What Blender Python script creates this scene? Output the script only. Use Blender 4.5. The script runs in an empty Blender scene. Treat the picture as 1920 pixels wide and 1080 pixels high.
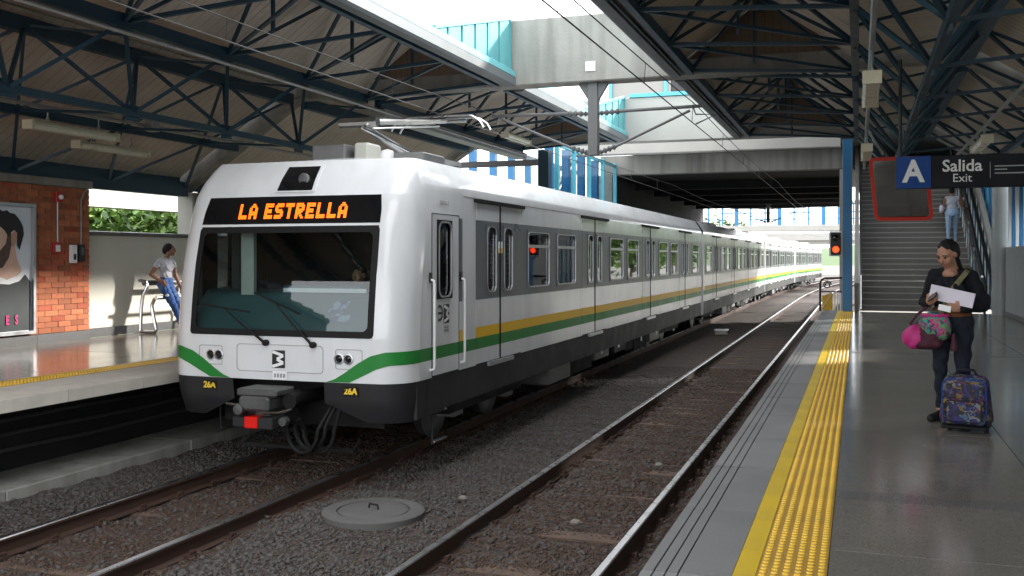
import bpy, math, random
import numpy as np
from mathutils import Vector, Matrix

random.seed(7)
SC = bpy.context.scene
COL = SC.collection
R = math.radians

# ------------------------------------------------------------------ camera
EYE = 2.45                      # metres above the rail heads (rail head = 0)
cam_d = bpy.data.cameras.new('camera')
cam_d.sensor_width = 36.0
cam_d.lens = 35.06
cam_d.shift_y = -0.0292
cam_d.clip_start = 0.05
cam_d.clip_end = 2000
cam = bpy.data.objects.new('camera', cam_d)
cam.location = (0, 0, EYE)
cam.rotation_euler = (R(90), 0, R(19.17))
COL.objects.link(cam)
SC.camera = cam

# ------------------------------------------------------------------ sky, sun, exposure
SUN_EL, SUN_AZ = R(22.5), R(51)   # azimuth from +Y towards +X
w = bpy.data.worlds.new('World')
SC.world = w
w.use_nodes = True
nt = w.node_tree
nt.nodes.clear()
out = nt.nodes.new('ShaderNodeOutputWorld')
bg = nt.nodes.new('ShaderNodeBackground')
bg.inputs['Strength'].default_value = 0.15
sky = nt.nodes.new('ShaderNodeTexSky')
sky.sky_type = 'NISHITA'
sky.sun_disc = False
sky.sun_elevation = SUN_EL
sky.sun_rotation = SUN_AZ
cl = nt.nodes.new('ShaderNodeTexNoise')
cl.inputs['Scale'].default_value = 2.2
cl.inputs['Detail'].default_value = 5
ramp = nt.nodes.new('ShaderNodeMapRange')
ramp.inputs['From Min'].default_value = 0.3
ramp.inputs['From Max'].default_value = 0.7
ramp.inputs['To Min'].default_value = 0.86
ramp.inputs['To Max'].default_value = 1.0
mx = nt.nodes.new('ShaderNodeMixRGB')
mx.inputs['Color2'].default_value = (9.3, 9.5, 9.8, 1)      # bright overcast veil
nt.links.new(cl.outputs['Fac'], ramp.inputs['Value'])
nt.links.new(ramp.outputs['Result'], mx.inputs['Fac'])
nt.links.new(sky.outputs['Color'], mx.inputs['Color1'])
nt.links.new(mx.outputs['Color'], bg.inputs['Color'])
nt.links.new(bg.outputs['Background'], out.inputs['Surface'])

sun_d = bpy.data.lights.new('sun', 'SUN')
sun_d.energy = 3.2
sun_d.angle = R(4)
sun_d.color = (1.0, 0.96, 0.9)
sun = bpy.data.objects.new('sun', sun_d)
sdir = Vector((math.sin(SUN_AZ)*math.cos(SUN_EL), math.cos(SUN_AZ)*math.cos(SUN_EL), math.sin(SUN_EL)))
sun.rotation_euler = sdir.to_track_quat('Z', 'Y').to_euler()
sun.location = (0, 0, 30)
COL.objects.link(sun)

SC.render.engine = 'CYCLES'
SC.view_settings.view_transform = 'Standard'
SC.view_settings.look = 'None'
SC.view_settings.gamma = 1.0
SC.view_settings.use_curve_mapping = False
SC.view_settings.exposure = 1.6
SC.cycles.use_denoising = True
SC.cycles.max_bounces = 8
SC.cycles.diffuse_bounces = 4
SC.cycles.glossy_bounces = 4
SC.cycles.transparent_max_bounces = 12
SC.cycles.caustics_reflective = False
SC.cycles.caustics_refractive = False
SC.cycles.sample_clamp_indirect = 6.0

# ------------------------------------------------------------------ materials
MATS = {}
def mat(name, col, rough=0.6, metal=0.0, var=0.12, scale=3.0, bump=0.0, bscale=40.0, coat=0.0, rnd=0.0,
        emit=0.0, spec=0.5, streak=None, speck=None, aniso=(1, 1, 1), wave=None, world=False, col2=None, c2=(0.5, 0.7)):
    m = bpy.data.materials.new(name)
    m.use_nodes = True
    t = m.node_tree; N = t.nodes; L = t.links
    b = N['Principled BSDF']
    b.inputs['Roughness'].default_value = rough
    b.inputs['Metallic'].default_value = metal
    b.inputs['Specular IOR Level'].default_value = spec
    b.inputs['Coat Weight'].default_value = coat
    b.inputs['Coat Roughness'].default_value = 0.06
    c = (*col, 1)
    if emit:
        b.inputs['Base Color'].default_value = c
        b.inputs['Emission Color'].default_value = c
        b.inputs['Emission Strength'].default_value = emit
        MATS[name] = m
        return m
    if world:
        g = N.new('ShaderNodeNewGeometry'); src = g.outputs['Position']
    else:
        tc = N.new('ShaderNodeTexCoord'); src = tc.outputs['Object']
    mp = N.new('ShaderNodeMapping'); mp.inputs['Scale'].default_value = aniso
    L.new(src, mp.inputs['Vector'])
    oi = N.new('ShaderNodeObjectInfo')
    if not world:
        mu = N.new('ShaderNodeMath'); mu.operation = 'MULTIPLY'; mu.inputs[1].default_value = 37.0
        L.new(oi.outputs['Random'], mu.inputs[0])
        L.new(mu.outputs[0], mp.inputs['Location'])
    n1 = N.new('ShaderNodeTexNoise'); n1.inputs['Scale'].default_value = scale
    n1.inputs['Detail'].default_value = 6; n1.inputs['Roughness'].default_value = 0.6
    L.new(mp.outputs[0], n1.inputs['Vector'])
    mr = N.new('ShaderNodeMapRange')
    mr.inputs['From Min'].default_value = 0.25; mr.inputs['From Max'].default_value = 0.75
    mr.inputs['To Min'].default_value = 1 - var; mr.inputs['To Max'].default_value = 1 + var
    L.new(n1.outputs['Fac'], mr.inputs['Value'])
    cur = None
    base = N.new('ShaderNodeRGB'); base.outputs[0].default_value = c
    cur = base.outputs[0]
    if col2 is not None:
        n3 = N.new('ShaderNodeTexNoise'); n3.inputs['Scale'].default_value = scale*0.45; n3.inputs['Detail'].default_value = 8
        L.new(mp.outputs[0], n3.inputs['Vector'])
        r3 = N.new('ShaderNodeMapRange'); r3.inputs['From Min'].default_value = c2[0]; r3.inputs['From Max'].default_value = c2[1]
        L.new(n3.outputs['Fac'], r3.inputs['Value'])
        x3 = N.new('ShaderNodeMixRGB'); x3.inputs['Color2'].default_value = (*col2, 1)
        L.new(r3.outputs[0], x3.inputs['Fac']); L.new(cur, x3.inputs['Color1']); cur = x3.outputs[0]
    if speck:
        ns = N.new('ShaderNodeTexVoronoi'); ns.inputs['Scale'].default_value = speck[0]
        L.new(mp.outputs[0], ns.inputs['Vector'])
        bw = N.new('ShaderNodeRGBToBW'); L.new(ns.outputs['Color'], bw.inputs[0])
        r2 = N.new('ShaderNodeMapRange'); r2.inputs['From Min'].default_value = 0.2; r2.inputs['From Max'].default_value = 0.8
        r2.inputs['To Min'].default_value = 1-speck[1]; r2.inputs['To Max'].default_value = 1+speck[1]
        L.new(bw.outputs[0], r2.inputs['Value'])
        x2 = N.new('ShaderNodeMixRGB'); x2.blend_type = 'MULTIPLY'; x2.inputs['Fac'].default_value = 1
        L.new(cur, x2.inputs['Color1']); L.new(r2.outputs[0], x2.inputs['Color2']); cur = x2.outputs[0]
    if streak:
        sm = N.new('ShaderNodeMapping'); sm.inputs['Scale'].default_value = streak[0]
        L.new(src, sm.inputs['Vector'])
        n4 = N.new('ShaderNodeTexNoise'); n4.inputs['Scale'].default_value = 1.0; n4.inputs['Detail'].default_value = 7
        L.new(sm.outputs[0], n4.inputs['Vector'])
        r4 = N.new('ShaderNodeMapRange'); r4.inputs['From Min'].default_value = 0.42; r4.inputs['From Max'].default_value = 0.72
        r4.inputs['To Max'].default_value = streak[1]
        L.new(n4.outputs['Fac'], r4.inputs['Value'])
        x4 = N.new('ShaderNodeMixRGB'); x4.inputs['Color2'].default_value = (*streak[2], 1)
        L.new(r4.outputs[0], x4.inputs['Fac']); L.new(cur, x4.inputs['Color1']); cur = x4.outputs[0]
    x1 = N.new('ShaderNodeMixRGB'); x1.blend_type = 'MULTIPLY'; x1.inputs['Fac'].default_value = 1
    L.new(cur, x1.inputs['Color1']); L.new(mr.outputs[0], x1.inputs['Color2']); cur = x1.outputs[0]
    if rnd:
        r5 = N.new('ShaderNodeMapRange'); r5.inputs['To Min'].default_value = 1-rnd; r5.inputs['To Max'].default_value = 1+rnd
        L.new(oi.outputs['Random'], r5.inputs['Value'])
        x5 = N.new('ShaderNodeMixRGB'); x5.blend_type = 'MULTIPLY'; x5.inputs['Fac'].default_value = 1
        L.new(cur, x5.inputs['Color1']); L.new(r5.outputs[0], x5.inputs['Color2']); cur = x5.outputs[0]
    L.new(cur, b.inputs['Base Color'])
    # gloss varies a little with the same noise
    rr = N.new('ShaderNodeMapRange'); rr.inputs['From Min'].default_value = 0.3; rr.inputs['From Max'].default_value = 0.7
    rr.inputs['To Min'].default_value = max(0.02, rough*0.85); rr.inputs['To Max'].default_value = min(1, rough*1.2)
    L.new(n1.outputs['Fac'], rr.inputs['Value']); L.new(rr.outputs[0], b.inputs['Roughness'])
    hgt = None
    if bump:
        n2 = N.new('ShaderNodeTexNoise'); n2.inputs['Scale'].default_value = bscale; n2.inputs['Detail'].default_value = 4
        L.new(mp.outputs[0], n2.inputs['Vector']); hgt = n2.outputs['Fac']
    if wave:
        wv = N.new('ShaderNodeTexWave'); wv.wave_type = 'BANDS'; wv.bands_direction = wave[0]; wv.wave_profile = 'SAW'
        wv.inputs['Scale'].default_value = wave[1]
        L.new(src, wv.inputs['Vector'])
        hp = N.new('ShaderNodeMath'); hp.operation = 'GREATER_THAN'; hp.inputs[1].default_value = 0.12
        L.new(wv.outputs['Fac'], hp.inputs[0])
        hgt = hp.outputs[0]
        gr = N.new('ShaderNodeMapRange'); gr.inputs['To Min'].default_value = 0.72; L.new(hp.outputs[0], gr.inputs['Value'])   # board joints darker than the boards
        xg = N.new('ShaderNodeMixRGB'); xg.blend_type = 'MULTIPLY'; xg.inputs['Fac'].default_value = 1
        L.new(cur, xg.inputs['Color1']); L.new(gr.outputs[0], xg.inputs['Color2']); L.new(xg.outputs[0], b.inputs['Base Color'])
        bump = bump or 0.5
    if hgt is not None:
        bp = N.new('ShaderNodeBump'); bp.inputs['Strength'].default_value = bump; bp.inputs['Distance'].default_value = 0.02
        L.new(hgt, bp.inputs['Height']); L.new(bp.outputs[0], b.inputs['Normal'])
    MATS[name] = m
    return m

def glass(name, tint, refl=1.0):
    m = bpy.data.materials.new(name); m.use_nodes = True
    t = m.node_tree; N = t.nodes; L = t.links; N.clear()
    o = N.new('ShaderNodeOutputMaterial'); mix = N.new('ShaderNodeMixShader')
    tr = N.new('ShaderNodeBsdfTransparent'); tr.inputs[0].default_value = (*tint, 1)
    gl = N.new('ShaderNodeBsdfGlossy'); gl.inputs['Roughness'].default_value = 0.02
    gl.inputs['Color'].default_value = (refl, refl, refl, 1)
    lw = N.new('ShaderNodeLayerWeight'); lw.inputs['Blend'].default_value = 0.5      # Schlick reflectance from the facing angle
    pw = N.new('ShaderNodeMath'); pw.operation = 'POWER'; pw.inputs[1].default_value = 5.0
    fr = N.new('ShaderNodeMath'); fr.operation = 'MULTIPLY_ADD'; fr.inputs[1].default_value = 0.94; fr.inputs[2].default_value = 0.05
    L.new(lw.outputs['Facing'], pw.inputs[0]); L.new(pw.outputs[0], fr.inputs[0])
    L.new(fr.outputs[0], mix.inputs[0]); L.new(tr.outputs[0], mix.inputs[1]); L.new(gl.outputs[0], mix.inputs[2])
    L.new(mix.outputs[0], o.inputs['Surface'])
    MATS[name] = m
    return m

mat('white_paint', (0.70, 0.71, 0.72), 0.2, var=0.03, scale=1.5, coat=0.3, streak=((3.5, 3.5, 0.6), 0.25, (0.46, 0.45, 0.42)))
mat('band_grey', (0.11, 0.118, 0.13), 0.32, var=0.06, spec=0.4)
mat('stripe_green', (0.02, 0.20, 0.035), 0.4, var=0.06, spec=0.25)
mat('stripe_yellow', (0.78, 0.46, 0.01), 0.4, var=0.06, spec=0.25)
mat('skirt_grey', (0.022, 0.022, 0.024), 0.55, var=0.2, scale=2, spec=0.3, streak=((1.2, 1.2, 5), 0.4, (0.04, 0.034, 0.028)))
mat('black_rubber', (0.010, 0.010, 0.010), 0.6, var=0.1, spec=0.2)
mat('black_gloss', (0.008, 0.008, 0.009), 0.08, var=0.05)
mat('dark_underframe', (0.010, 0.0095, 0.009), 0.85, var=0.3)
mat('steel', (0.62, 0.62, 0.62), 0.22, 1.0, var=0.06)
mat('brushed_alu', (0.55, 0.56, 0.57), 0.35, 1.0, var=0.06)
mat('dull_metal', (0.20, 0.20, 0.195), 0.5, 0.6, var=0.2)
mat('mast_grey', (0.13, 0.13, 0.13), 0.6, 0.2, var=0.15)
mat('galv', (0.36, 0.36, 0.36), 0.45, 0.6, var=0.15)
mat('coupler_iron', (0.10, 0.10, 0.098), 0.55, 0.4, var=0.25, scale=6)
mat('lamp_diffuser', (0.80, 0.76, 0.62), 0.3, var=0.1, scale=4)
mat('lamp_glass', (0.75, 0.77, 0.8), 0.1, var=0.02)
mat('interior_grey', (0.35, 0.36, 0.36), 0.6)
mat('seat_green', (0.03, 0.16, 0.09), 0.5)
mat('console_teal', (0.04, 0.11, 0.118), 0.55, var=0.1)
mat('cream_panel', (0.50, 0.50, 0.44), 0.5)
mat('paper', (0.8, 0.8, 0.8), 0.7, var=0.04)
mat('led_orange', (1.0, 0.13, 0.004), emit=0.85)
mat('tail_red', (0.75, 0.015, 0.01), 0.3)
mat('mark_yellow', (0.75, 0.5, 0.03), 0.5)
mat('mark_black', (0.01, 0.01, 0.01), 0.4)
mat('mark_white', (0.8, 0.8, 0.8), 0.4, var=0.02)
mat('mark_grey', (0.3, 0.3, 0.3), 0.5)
glass('window_glass', (0.5, 0.52, 0.54))
glass('windscreen_glass', (0.56, 0.66, 0.66))
glass('clear_glass', (0.88, 0.93, 0.95))

def translucent_mat(name, col):
    m = bpy.data.materials.new(name); m.use_nodes = True
    t = m.node_tree; N = t.nodes; L = t.links; N.clear()
    o = N.new('ShaderNodeOutputMaterial'); mix = N.new('ShaderNodeMixShader'); mix.inputs[0].default_value = 0.75
    d = N.new('ShaderNodeBsdfDiffuse'); tr = N.new('ShaderNodeBsdfTranslucent')
    nz = N.new('ShaderNodeTexNoise'); nz.inputs['Scale'].default_value = 3.0
    mr = N.new('ShaderNodeMixRGB'); mr.inputs['Color1'].default_value = (*col, 1); mr.inputs['Color2'].default_value = (col[0]*0.8, col[1]*0.8, col[2]*0.8, 1)
    L.new(nz.outputs['Fac'], mr.inputs['Fac']); L.new(mr.outputs[0], d.inputs['Color']); L.new(mr.outputs[0], tr.inputs['Color'])
    L.new(d.outputs[0], mix.inputs[1]); L.new(tr.outputs[0], mix.inputs[2]); L.new(mix.outputs[0], o.inputs['Surface'])
    MATS[name] = m
translucent_mat('fill_light_pane', (0.62, 0.66, 0.70))  # translucent pane invented to turn sun into soft fill light
mat('cable_grey', (0.06, 0.06, 0.058), 0.6, var=0.2)
mat('concrete', (0.29, 0.28, 0.255), 0.85, var=0.18, scale=1.2, bump=0.25, bscale=25, world=True,
    streak=((4.2, 4.2, 0.35), 0.7, (0.135, 0.127, 0.11)))
mat('concrete_pale', (0.37, 0.36, 0.335), 0.85, var=0.1, scale=1.0, bump=0.2, bscale=25, world=True,
    streak=((2.5, 2.5, 0.25), 0.4, (0.36, 0.34, 0.31)))
mat('plaster_wall', (0.62, 0.59, 0.51), 0.6, var=0.07, scale=1.2, world=True)
mat('edge_lit', (0.58, 0.54, 0.47), 0.8, var=0.15, scale=3, rnd=0.05, bump=0.15, bscale=60)  # far edge concrete made paler, its lit look put into the colour
mat('edge_concrete', (0.205, 0.205, 0.205), 0.7, var=0.16, scale=2.5, bump=0.15, bscale=60, rnd=0.08, col2=(0.15, 0.15, 0.15), c2=(0.5, 0.75))
mat('terrazzo', (0.185, 0.172, 0.152), 0.14, var=0.1, scale=1.5, speck=(160, 0.22), rnd=0.06, spec=0.5, streak=((1.7, 0.9, 1), 0.45, (0.13, 0.12, 0.105)))
mat('terrazzo_warm', (0.31, 0.26, 0.21), 0.16, var=0.08, scale=1.5, speck=(160, 0.2), rnd=0.05, spec=0.5)
mat('terrazzo_dark', (0.13, 0.125, 0.12), 0.2, var=0.08, scale=1.5, speck=(160, 0.3), rnd=0.05)
mat('granite_skirt', (0.14, 0.14, 0.14), 0.35, var=0.2, scale=30, rnd=0.1)
mat('rock_tan', (0.22, 0.20, 0.17), 0.9, var=0.3, scale=20)
mat('tactile_dome', (0.80, 0.50, 0.05), 0.5, var=0.1, scale=5, rnd=0.05)
mat('tactile_yellow', (0.44, 0.25, 0.03), 0.5, var=0.13, scale=5, rnd=0.07, streak=((6, 1.5, 3), 0.4, (0.35, 0.22, 0.06)))
mat('solid_yellow', (0.68, 0.46, 0.005), 0.45, var=0.08, scale=3, rnd=0.04, streak=((6, 1.5, 3), 0.3, (0.38, 0.27, 0.05)))
mat('ballast', (0.055, 0.043, 0.037), 0.95, var=0.45, scale=25, bump=1.0, bscale=30, world=True, speck=(30, 0.45),
    col2=(0.055, 0.036, 0.027), c2=(0.42, 0.62))
mat('manhole_concrete', (0.10, 0.096, 0.092), 0.85, var=0.2, scale=5, bump=0.2, bscale=60)
mat('stone_grey', (0.088, 0.080, 0.074), 0.9, var=0.35, scale=14, world=True, bump=0.5, bscale=80)
mat('stone_rust', (0.088, 0.053, 0.037), 0.95, var=0.4, scale=14, world=True, bump=0.5, bscale=80)
mat('rail_rust', (0.05, 0.024, 0.015), 0.85, var=0.3, scale=6, world=True)
mat('rail_polish', (0.42, 0.41, 0.41), 0.28, 0.95, var=0.08, scale=4, world=True)
mat('sleeper_dust', (0.12, 0.08, 0.058), 0.95, var=0.3, scale=8, bump=0.4, bscale=50)
mat('ground', (0.14, 0.13, 0.11), 0.95, var=0.3, scale=0.4, world=True, bump=0.3, bscale=8)
mat('grass', (0.06, 0.10, 0.03), 0.9, var=0.3, scale=0.8, world=True)
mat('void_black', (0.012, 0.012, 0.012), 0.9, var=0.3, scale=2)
mat('steel_blue', (0.012, 0.045, 0.075), 0.45, var=0.15, scale=4, rnd=0.12)
mat('bright_blue', (0.02, 0.16, 0.36), 0.4, var=0.1)
mat('frame_cyan', (0.10, 0.42, 0.52), 0.4, var=0.06)
mat('teal_sheet', (0.10, 0.32, 0.34), 0.45, var=0.1, scale=2, rnd=0.05)
mat('gutter_grey', (0.11, 0.125, 0.13), 0.5, var=0.1, scale=2)
mat('ceiling_board', (0.60, 0.535, 0.45), 0.75, var=0.12, scale=2.0, rnd=0.07, wave=('Y', 1.6), bump=0.35)
mat('infill_board', (0.17, 0.12, 0.085), 0.75, var=0.15, scale=2.0, wave=('X', 2.4), bump=0.4)
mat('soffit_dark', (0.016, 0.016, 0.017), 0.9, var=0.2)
mat('brick', (0.42, 0.135, 0.062), 0.85, var=0.22, scale=9, rnd=0.28, bump=0.3, bscale=60)
mat('brick_dark', (0.38, 0.09, 0.045), 0.85, var=0.22, scale=9, rnd=0.2, bump=0.3, bscale=60)
mat('mortar', (0.22, 0.17, 0.14), 0.95, var=0.15, scale=20)
mat('stair_stone', (0.15, 0.145, 0.13), 0.6, var=0.15, scale=3, rnd=0.06)
mat('stair_nosing', (0.34, 0.33, 0.30), 0.5, var=0.1)
mat('panel_grey', (0.33, 0.34, 0.34), 0.35, var=0.05)
mat('signal_black', (0.015, 0.015, 0.016), 0.5)
mat('signal_red', (1.0, 0.05, 0.01), emit=1.3)
mat('sign_black', (0.006, 0.006, 0.008), 0.6, var=0.03, spec=0.2)
mat('sign_blue', (0.010, 0.05, 0.20), 0.6, var=0.03, spec=0.2)
mat('sign_white', (0.62, 0.62, 0.60), 0.5, var=0.02)
mat('frame_red', (0.55, 0.03, 0.015), 0.4, var=0.06)
mat('mirror', (0.45, 0.45, 0.45), 0.04, 1.0, var=0.02)
mat('alarm_red', (0.42, 0.02, 0.015), 0.4)
mat('lamp_body', (0.66, 0.60, 0.44), 0.5, var=0.08)
mat('gate_yellow', (0.62, 0.36, 0.02), 0.5)
mat('leaf_bright', (0.12, 0.21, 0.028), 0.6, var=0.3, scale=6, world=True)
mat('leaf_dark', (0.06, 0.12, 0.025), 0.6, var=0.35, scale=6, world=True)
mat('bark', (0.09, 0.065, 0.045), 0.9, var=0.3, scale=8, bump=0.5, bscale=30)
mat('facade_grey', (0.30, 0.29, 0.27), 0.7, var=0.06)

# ------------------------------------------------------------------ mesh helpers
class MB:
    """collects faces and links them as one mesh object"""
    def __init__(s): s.v = []; s.f = []; s.m = []
    def add(s, vs, fs, mi=0):
        o = len(s.v); s.v.extend([tuple(p) for p in vs]); s.f.extend([tuple(i+o for i in f) for f in fs]); s.m.extend([mi]*len(fs)); return s
    def box(s, x0, x1, y0, y1, z0, z1, mi=0):
        return s.add([(x0,y0,z0),(x1,y0,z0),(x1,y1,z0),(x0,y1,z0),(x0,y0,z1),(x1,y0,z1),(x1,y1,z1),(x0,y1,z1)],
                     [(0,3,2,1),(4,5,6,7),(0,1,5,4),(1,2,6,5),(2,3,7,6),(3,0,4,7)], mi)
    def beam(s, p, q, w, h=None, up=(0,0,1), mi=0):
        p = Vector(p); q = Vector(q); h = h or w; d = (q-p).normalized(); u = Vector(up)
        if abs(d.dot(u)) > 0.98: u = Vector((0,1,0)) if abs(d.y) < 0.9 else Vector((1,0,0))
        a = d.cross(u).normalized()*(w/2); b = a.cross(d).normalized()*(h/2)
        vs = [p-a-b, p+a-b, p+a+b, p-a+b, q-a-b, q+a-b, q+a+b, q-a+b]
        return s.add(vs, [(0,1,2,3),(7,6,5,4),(0,4,5,1),(1,5,6,2),(2,6,7,3),(3,7,4,0)], mi)
    def tube(s, pts, r, n=8, mi=0, closed=False):
        pts = [Vector(p) for p in pts]; rs = r if isinstance(r, (list, tuple)) else [r]*len(pts)
        prev = None; base = len(s.v); N = len(pts)
        for i, p in enumerate(pts):
            if closed: d = (pts[(i+1) % N]-pts[i-1])
            else: d = (pts[min(i+1, N-1)]-pts[max(i-1, 0)])
            d.normalize()
            if prev is None:
                u = Vector((0,0,1)) if abs(d.z) < 0.9 else Vector((1,0,0)); a = d.cross(u).normalized()
            else:
                a = (prev-d*prev.dot(d)).normalized()
            prev = a; b = d.cross(a)
            for k in range(n):
                t = 2*math.pi*k/n; s.v.append(tuple(p+(a*math.cos(t)+b*math.sin(t))*rs[i]))
        M = N if closed else N-1
        for i in range(M):
            j = (i+1) % N
            for k in range(n):
                k2 = (k+1) % n; s.f.append((base+i*n+k, base+i*n+k2, base+j*n+k2, base+j*n+k)); s.m.append(mi)
        if not closed:
            s.f.append(tuple(base+k for k in reversed(range(n)))); s.m.append(mi)
            s.f.append(tuple(base+(N-1)*n+k for k in range(n))); s.m.append(mi)
        return s
    def lathe(s, prof, c=(0,0,0), n=20, axis='z', mi=0):
        base = len(s.v)
        for r, h in prof:
            for k in range(n):
                t = 2*math.pi*k/n; a, b = r*math.cos(t), r*math.sin(t)
                p = {'z': (a, b, h), 'y': (a, h, b), 'x': (h, a, b)}[axis]
                s.v.append((p[0]+c[0], p[1]+c[1], p[2]+c[2]))
        for i in range(len(prof)-1):
            for k in range(n):
                k2 = (k+1) % n; s.f.append((base+i*n+k, base+i*n+k2, base+(i+1)*n+k2, base+(i+1)*n+k)); s.m.append(mi)
        if prof[0][0] > 1e-6: s.f.append(tuple(base+k for k in reversed(range(n)))); s.m.append(mi)
        if prof[-1][0] > 1e-6: s.f.append(tuple(base+(len(prof)-1)*n+k for k in range(n))); s.m.append(mi)
        return s
    def prism(s, poly, lo, hi, axis='y', mi=0):
        """extrude a 2D polygon; axis y: poly is (x,z); x: (y,z); z: (x,y)"""
        n = len(poly); f = {'y': lambda a, b, t: (a, t, b), 'x': lambda a, b, t: (t, a, b), 'z': lambda a, b, t: (a, b, t)}[axis]
        vs = [f(a, b, lo) for a, b in poly]+[f(a, b, hi) for a, b in poly]
        fs = [tuple(range(n)), tuple(reversed(range(n, 2*n)))]+[(i, (i+1) % n, (i+1) % n+n, i+n) for i in range(n)]
        return s.add(vs, fs, mi)
    def ring(s, outer, inner, fn, lo, hi, mi=0):
        """frame between two equal-length loops of 2D points, mapped by fn(a,b,t)"""
        n = len(outer); o = len(s.v)
        s.v += [fn(a, b, hi) for a, b in outer]+[fn(a, b, hi) for a, b in inner]+[fn(a, b, lo) for a, b in outer]+[fn(a, b, lo) for a, b in inner]
        for i in range(n):
            j = (i+1) % n
            s.f += [(o+i, o+j, o+n+j, o+n+i), (o+2*n+i, o+2*n+j, o+j, o+i), (o+n+i, o+n+j, o+3*n+j, o+3*n+i)]; s.m += [mi]*3
        return s
    def grid(s, fn, nu, nv, mi=0, skip=None):
        o = len(s.v)
        for i in range(nu+1):
            for j in range(nv+1): s.v.append(tuple(fn(i/nu, j/nv)))
        for i in range(nu):
            for j in range(nv):
                if skip and skip(i, j): continue
                a = o+i*(nv+1)+j; s.f.append((a, a+nv+1, a+nv+2, a+1)); s.m.append(mi)
        return s
    def mesh(s, name, mats, off=(0,0,0), smooth=False):
        me = bpy.data.meshes.new(name)
        vs = s.v if off == (0,0,0) else [(x-off[0], y-off[1], z-off[2]) for x, y, z in s.v]
        me.from_pydata(vs, [], s.f)
        ms = mats if isinstance(mats, (list, tuple)) else [mats]
        for q in ms: me.materials.append(MATS[q] if isinstance(q, str) else q)
        if len(ms) > 1: me.polygons.foreach_set('material_index', s.m)
        if smooth: me.polygons.foreach_set('use_smooth', [True]*len(s.f))
        me.update()
        return me
    def build(s, name, mats, parent=None, smooth=False, world=True, bevel=0.0, kind=None, seg=1):
        off = wloc(parent) if (parent is not None and world) else (0,0,0)
        o = link(name, s.mesh(name, mats, off, smooth), parent)
        if kind: o['kind'] = kind
        if bevel: add_bevel(o, bevel, seg)
        if smooth and not bevel: auto_smooth(o)
        return o

def auto_smooth(o, ang=40):
    """split shading at sharp edges of a smooth-shaded mesh"""
    me = o.data
    try:
        me.set_sharp_from_angle(angle=R(ang))
    except Exception:
        pass

def add_bevel(o, wdt, seg=1):
    b = o.modifiers.new('bevel', 'BEVEL'); b.width = wdt; b.segments = seg; b.limit_method = 'ANGLE'; b.angle_limit = R(40)
    return o

def wloc(o):
    x = y = z = 0.0
    while o is not None:
        x += o.location.x; y += o.location.y; z += o.location.z; o = o.parent
    return (x, y, z)

def link(name, data, parent=None, loc=(0,0,0), rz=0.0):
    o = bpy.data.objects.new(name, data); COL.objects.link(o); o.parent = parent; o.location = loc; o.rotation_euler = (0,0,rz)
    return o

def tag(o, label=None, cat=None, group=None, kind=None):
    if label: o['label'] = label
    if cat: o['category'] = cat
    if group: o['group'] = group
    if kind: o['kind'] = kind
    return o

def thing(name, label, cat, loc=(0,0,0), rz=0.0, group=None):
    o = bpy.data.objects.new(name, None); COL.objects.link(o); o.empty_display_size = 0.2
    o.location = loc; o.rotation_euler = (0,0,rz)
    return tag(o, label, cat, group)

def setting(name, loc=(0,0,0)):
    o = bpy.data.objects.new(name, None); COL.objects.link(o); o.location = loc; o['kind'] = 'structure'
    return o

def copy_tree(o, parent=None):
    c = o.copy(); COL.objects.link(c); c.parent = parent
    for ch in list(o.children): copy_tree(ch, c)
    return c

def rrect(x0, x1, z0, z1, r, n=4):
    pts = []
    for cx, cz, a0 in ((x1-r, z1-r, 0), (x0+r, z1-r, 90), (x0+r, z0+r, 180), (x1-r, z0+r, 270)):
        for k in range(n+1):
            t = R(a0+90*k/n); pts.append((cx+r*math.cos(t), cz+r*math.sin(t)))
    return pts

def text_mesh(name, body, size, material, bold=0.0, extrude=0.001, align='CENTER', shear=0.0):
    cu = bpy.data.curves.new(name, 'FONT'); cu.body = body; cu.size = size; cu.extrude = extrude; cu.offset = bold
    cu.align_x = align; cu.align_y = 'CENTER'; cu.resolution_u = 3; cu.shear = shear
    ob = bpy.data.objects.new(name, cu); COL.objects.link(ob)
    bpy.context.view_layer.update()
    me = bpy.data.meshes.new_from_object(ob.evaluated_get(bpy.context.evaluated_depsgraph_get()))
    bpy.data.objects.remove(ob); bpy.data.curves.remove(cu)
    me.name = name; me.materials.clear(); me.materials.append(MATS[material])
    return me

def text_obj(name, body, size, material, loc, rot, parent, bold=0.0, sx=1.0, align='CENTER', extrude=0.001):
    o = link(name, text_mesh(name, body, size, material, bold, extrude, align), parent)
    o.location = loc; o.rotation_euler = rot; o.scale = (sx, 1, 1)
    return o
FACE_CAM = (R(90), 0, 0)          # text readable from -Y
FACE_RIGHT = (R(90), 0, R(90))    # text readable from +X
# ================================================================== SETTING: ground, tracks, platforms
PZ = 1.03          # platform level
CX1, CX2 = -2.675, -6.35   # track centres
def curve_dx(y): return 0.0 if y < 60 else (y-60)**2/1100.0

g = MB().grid(lambda a, b: (-400+800*a, -60+860*b, -0.62), 8, 8).build('ground', 'ground'); g['kind'] = 'structure'

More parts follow.
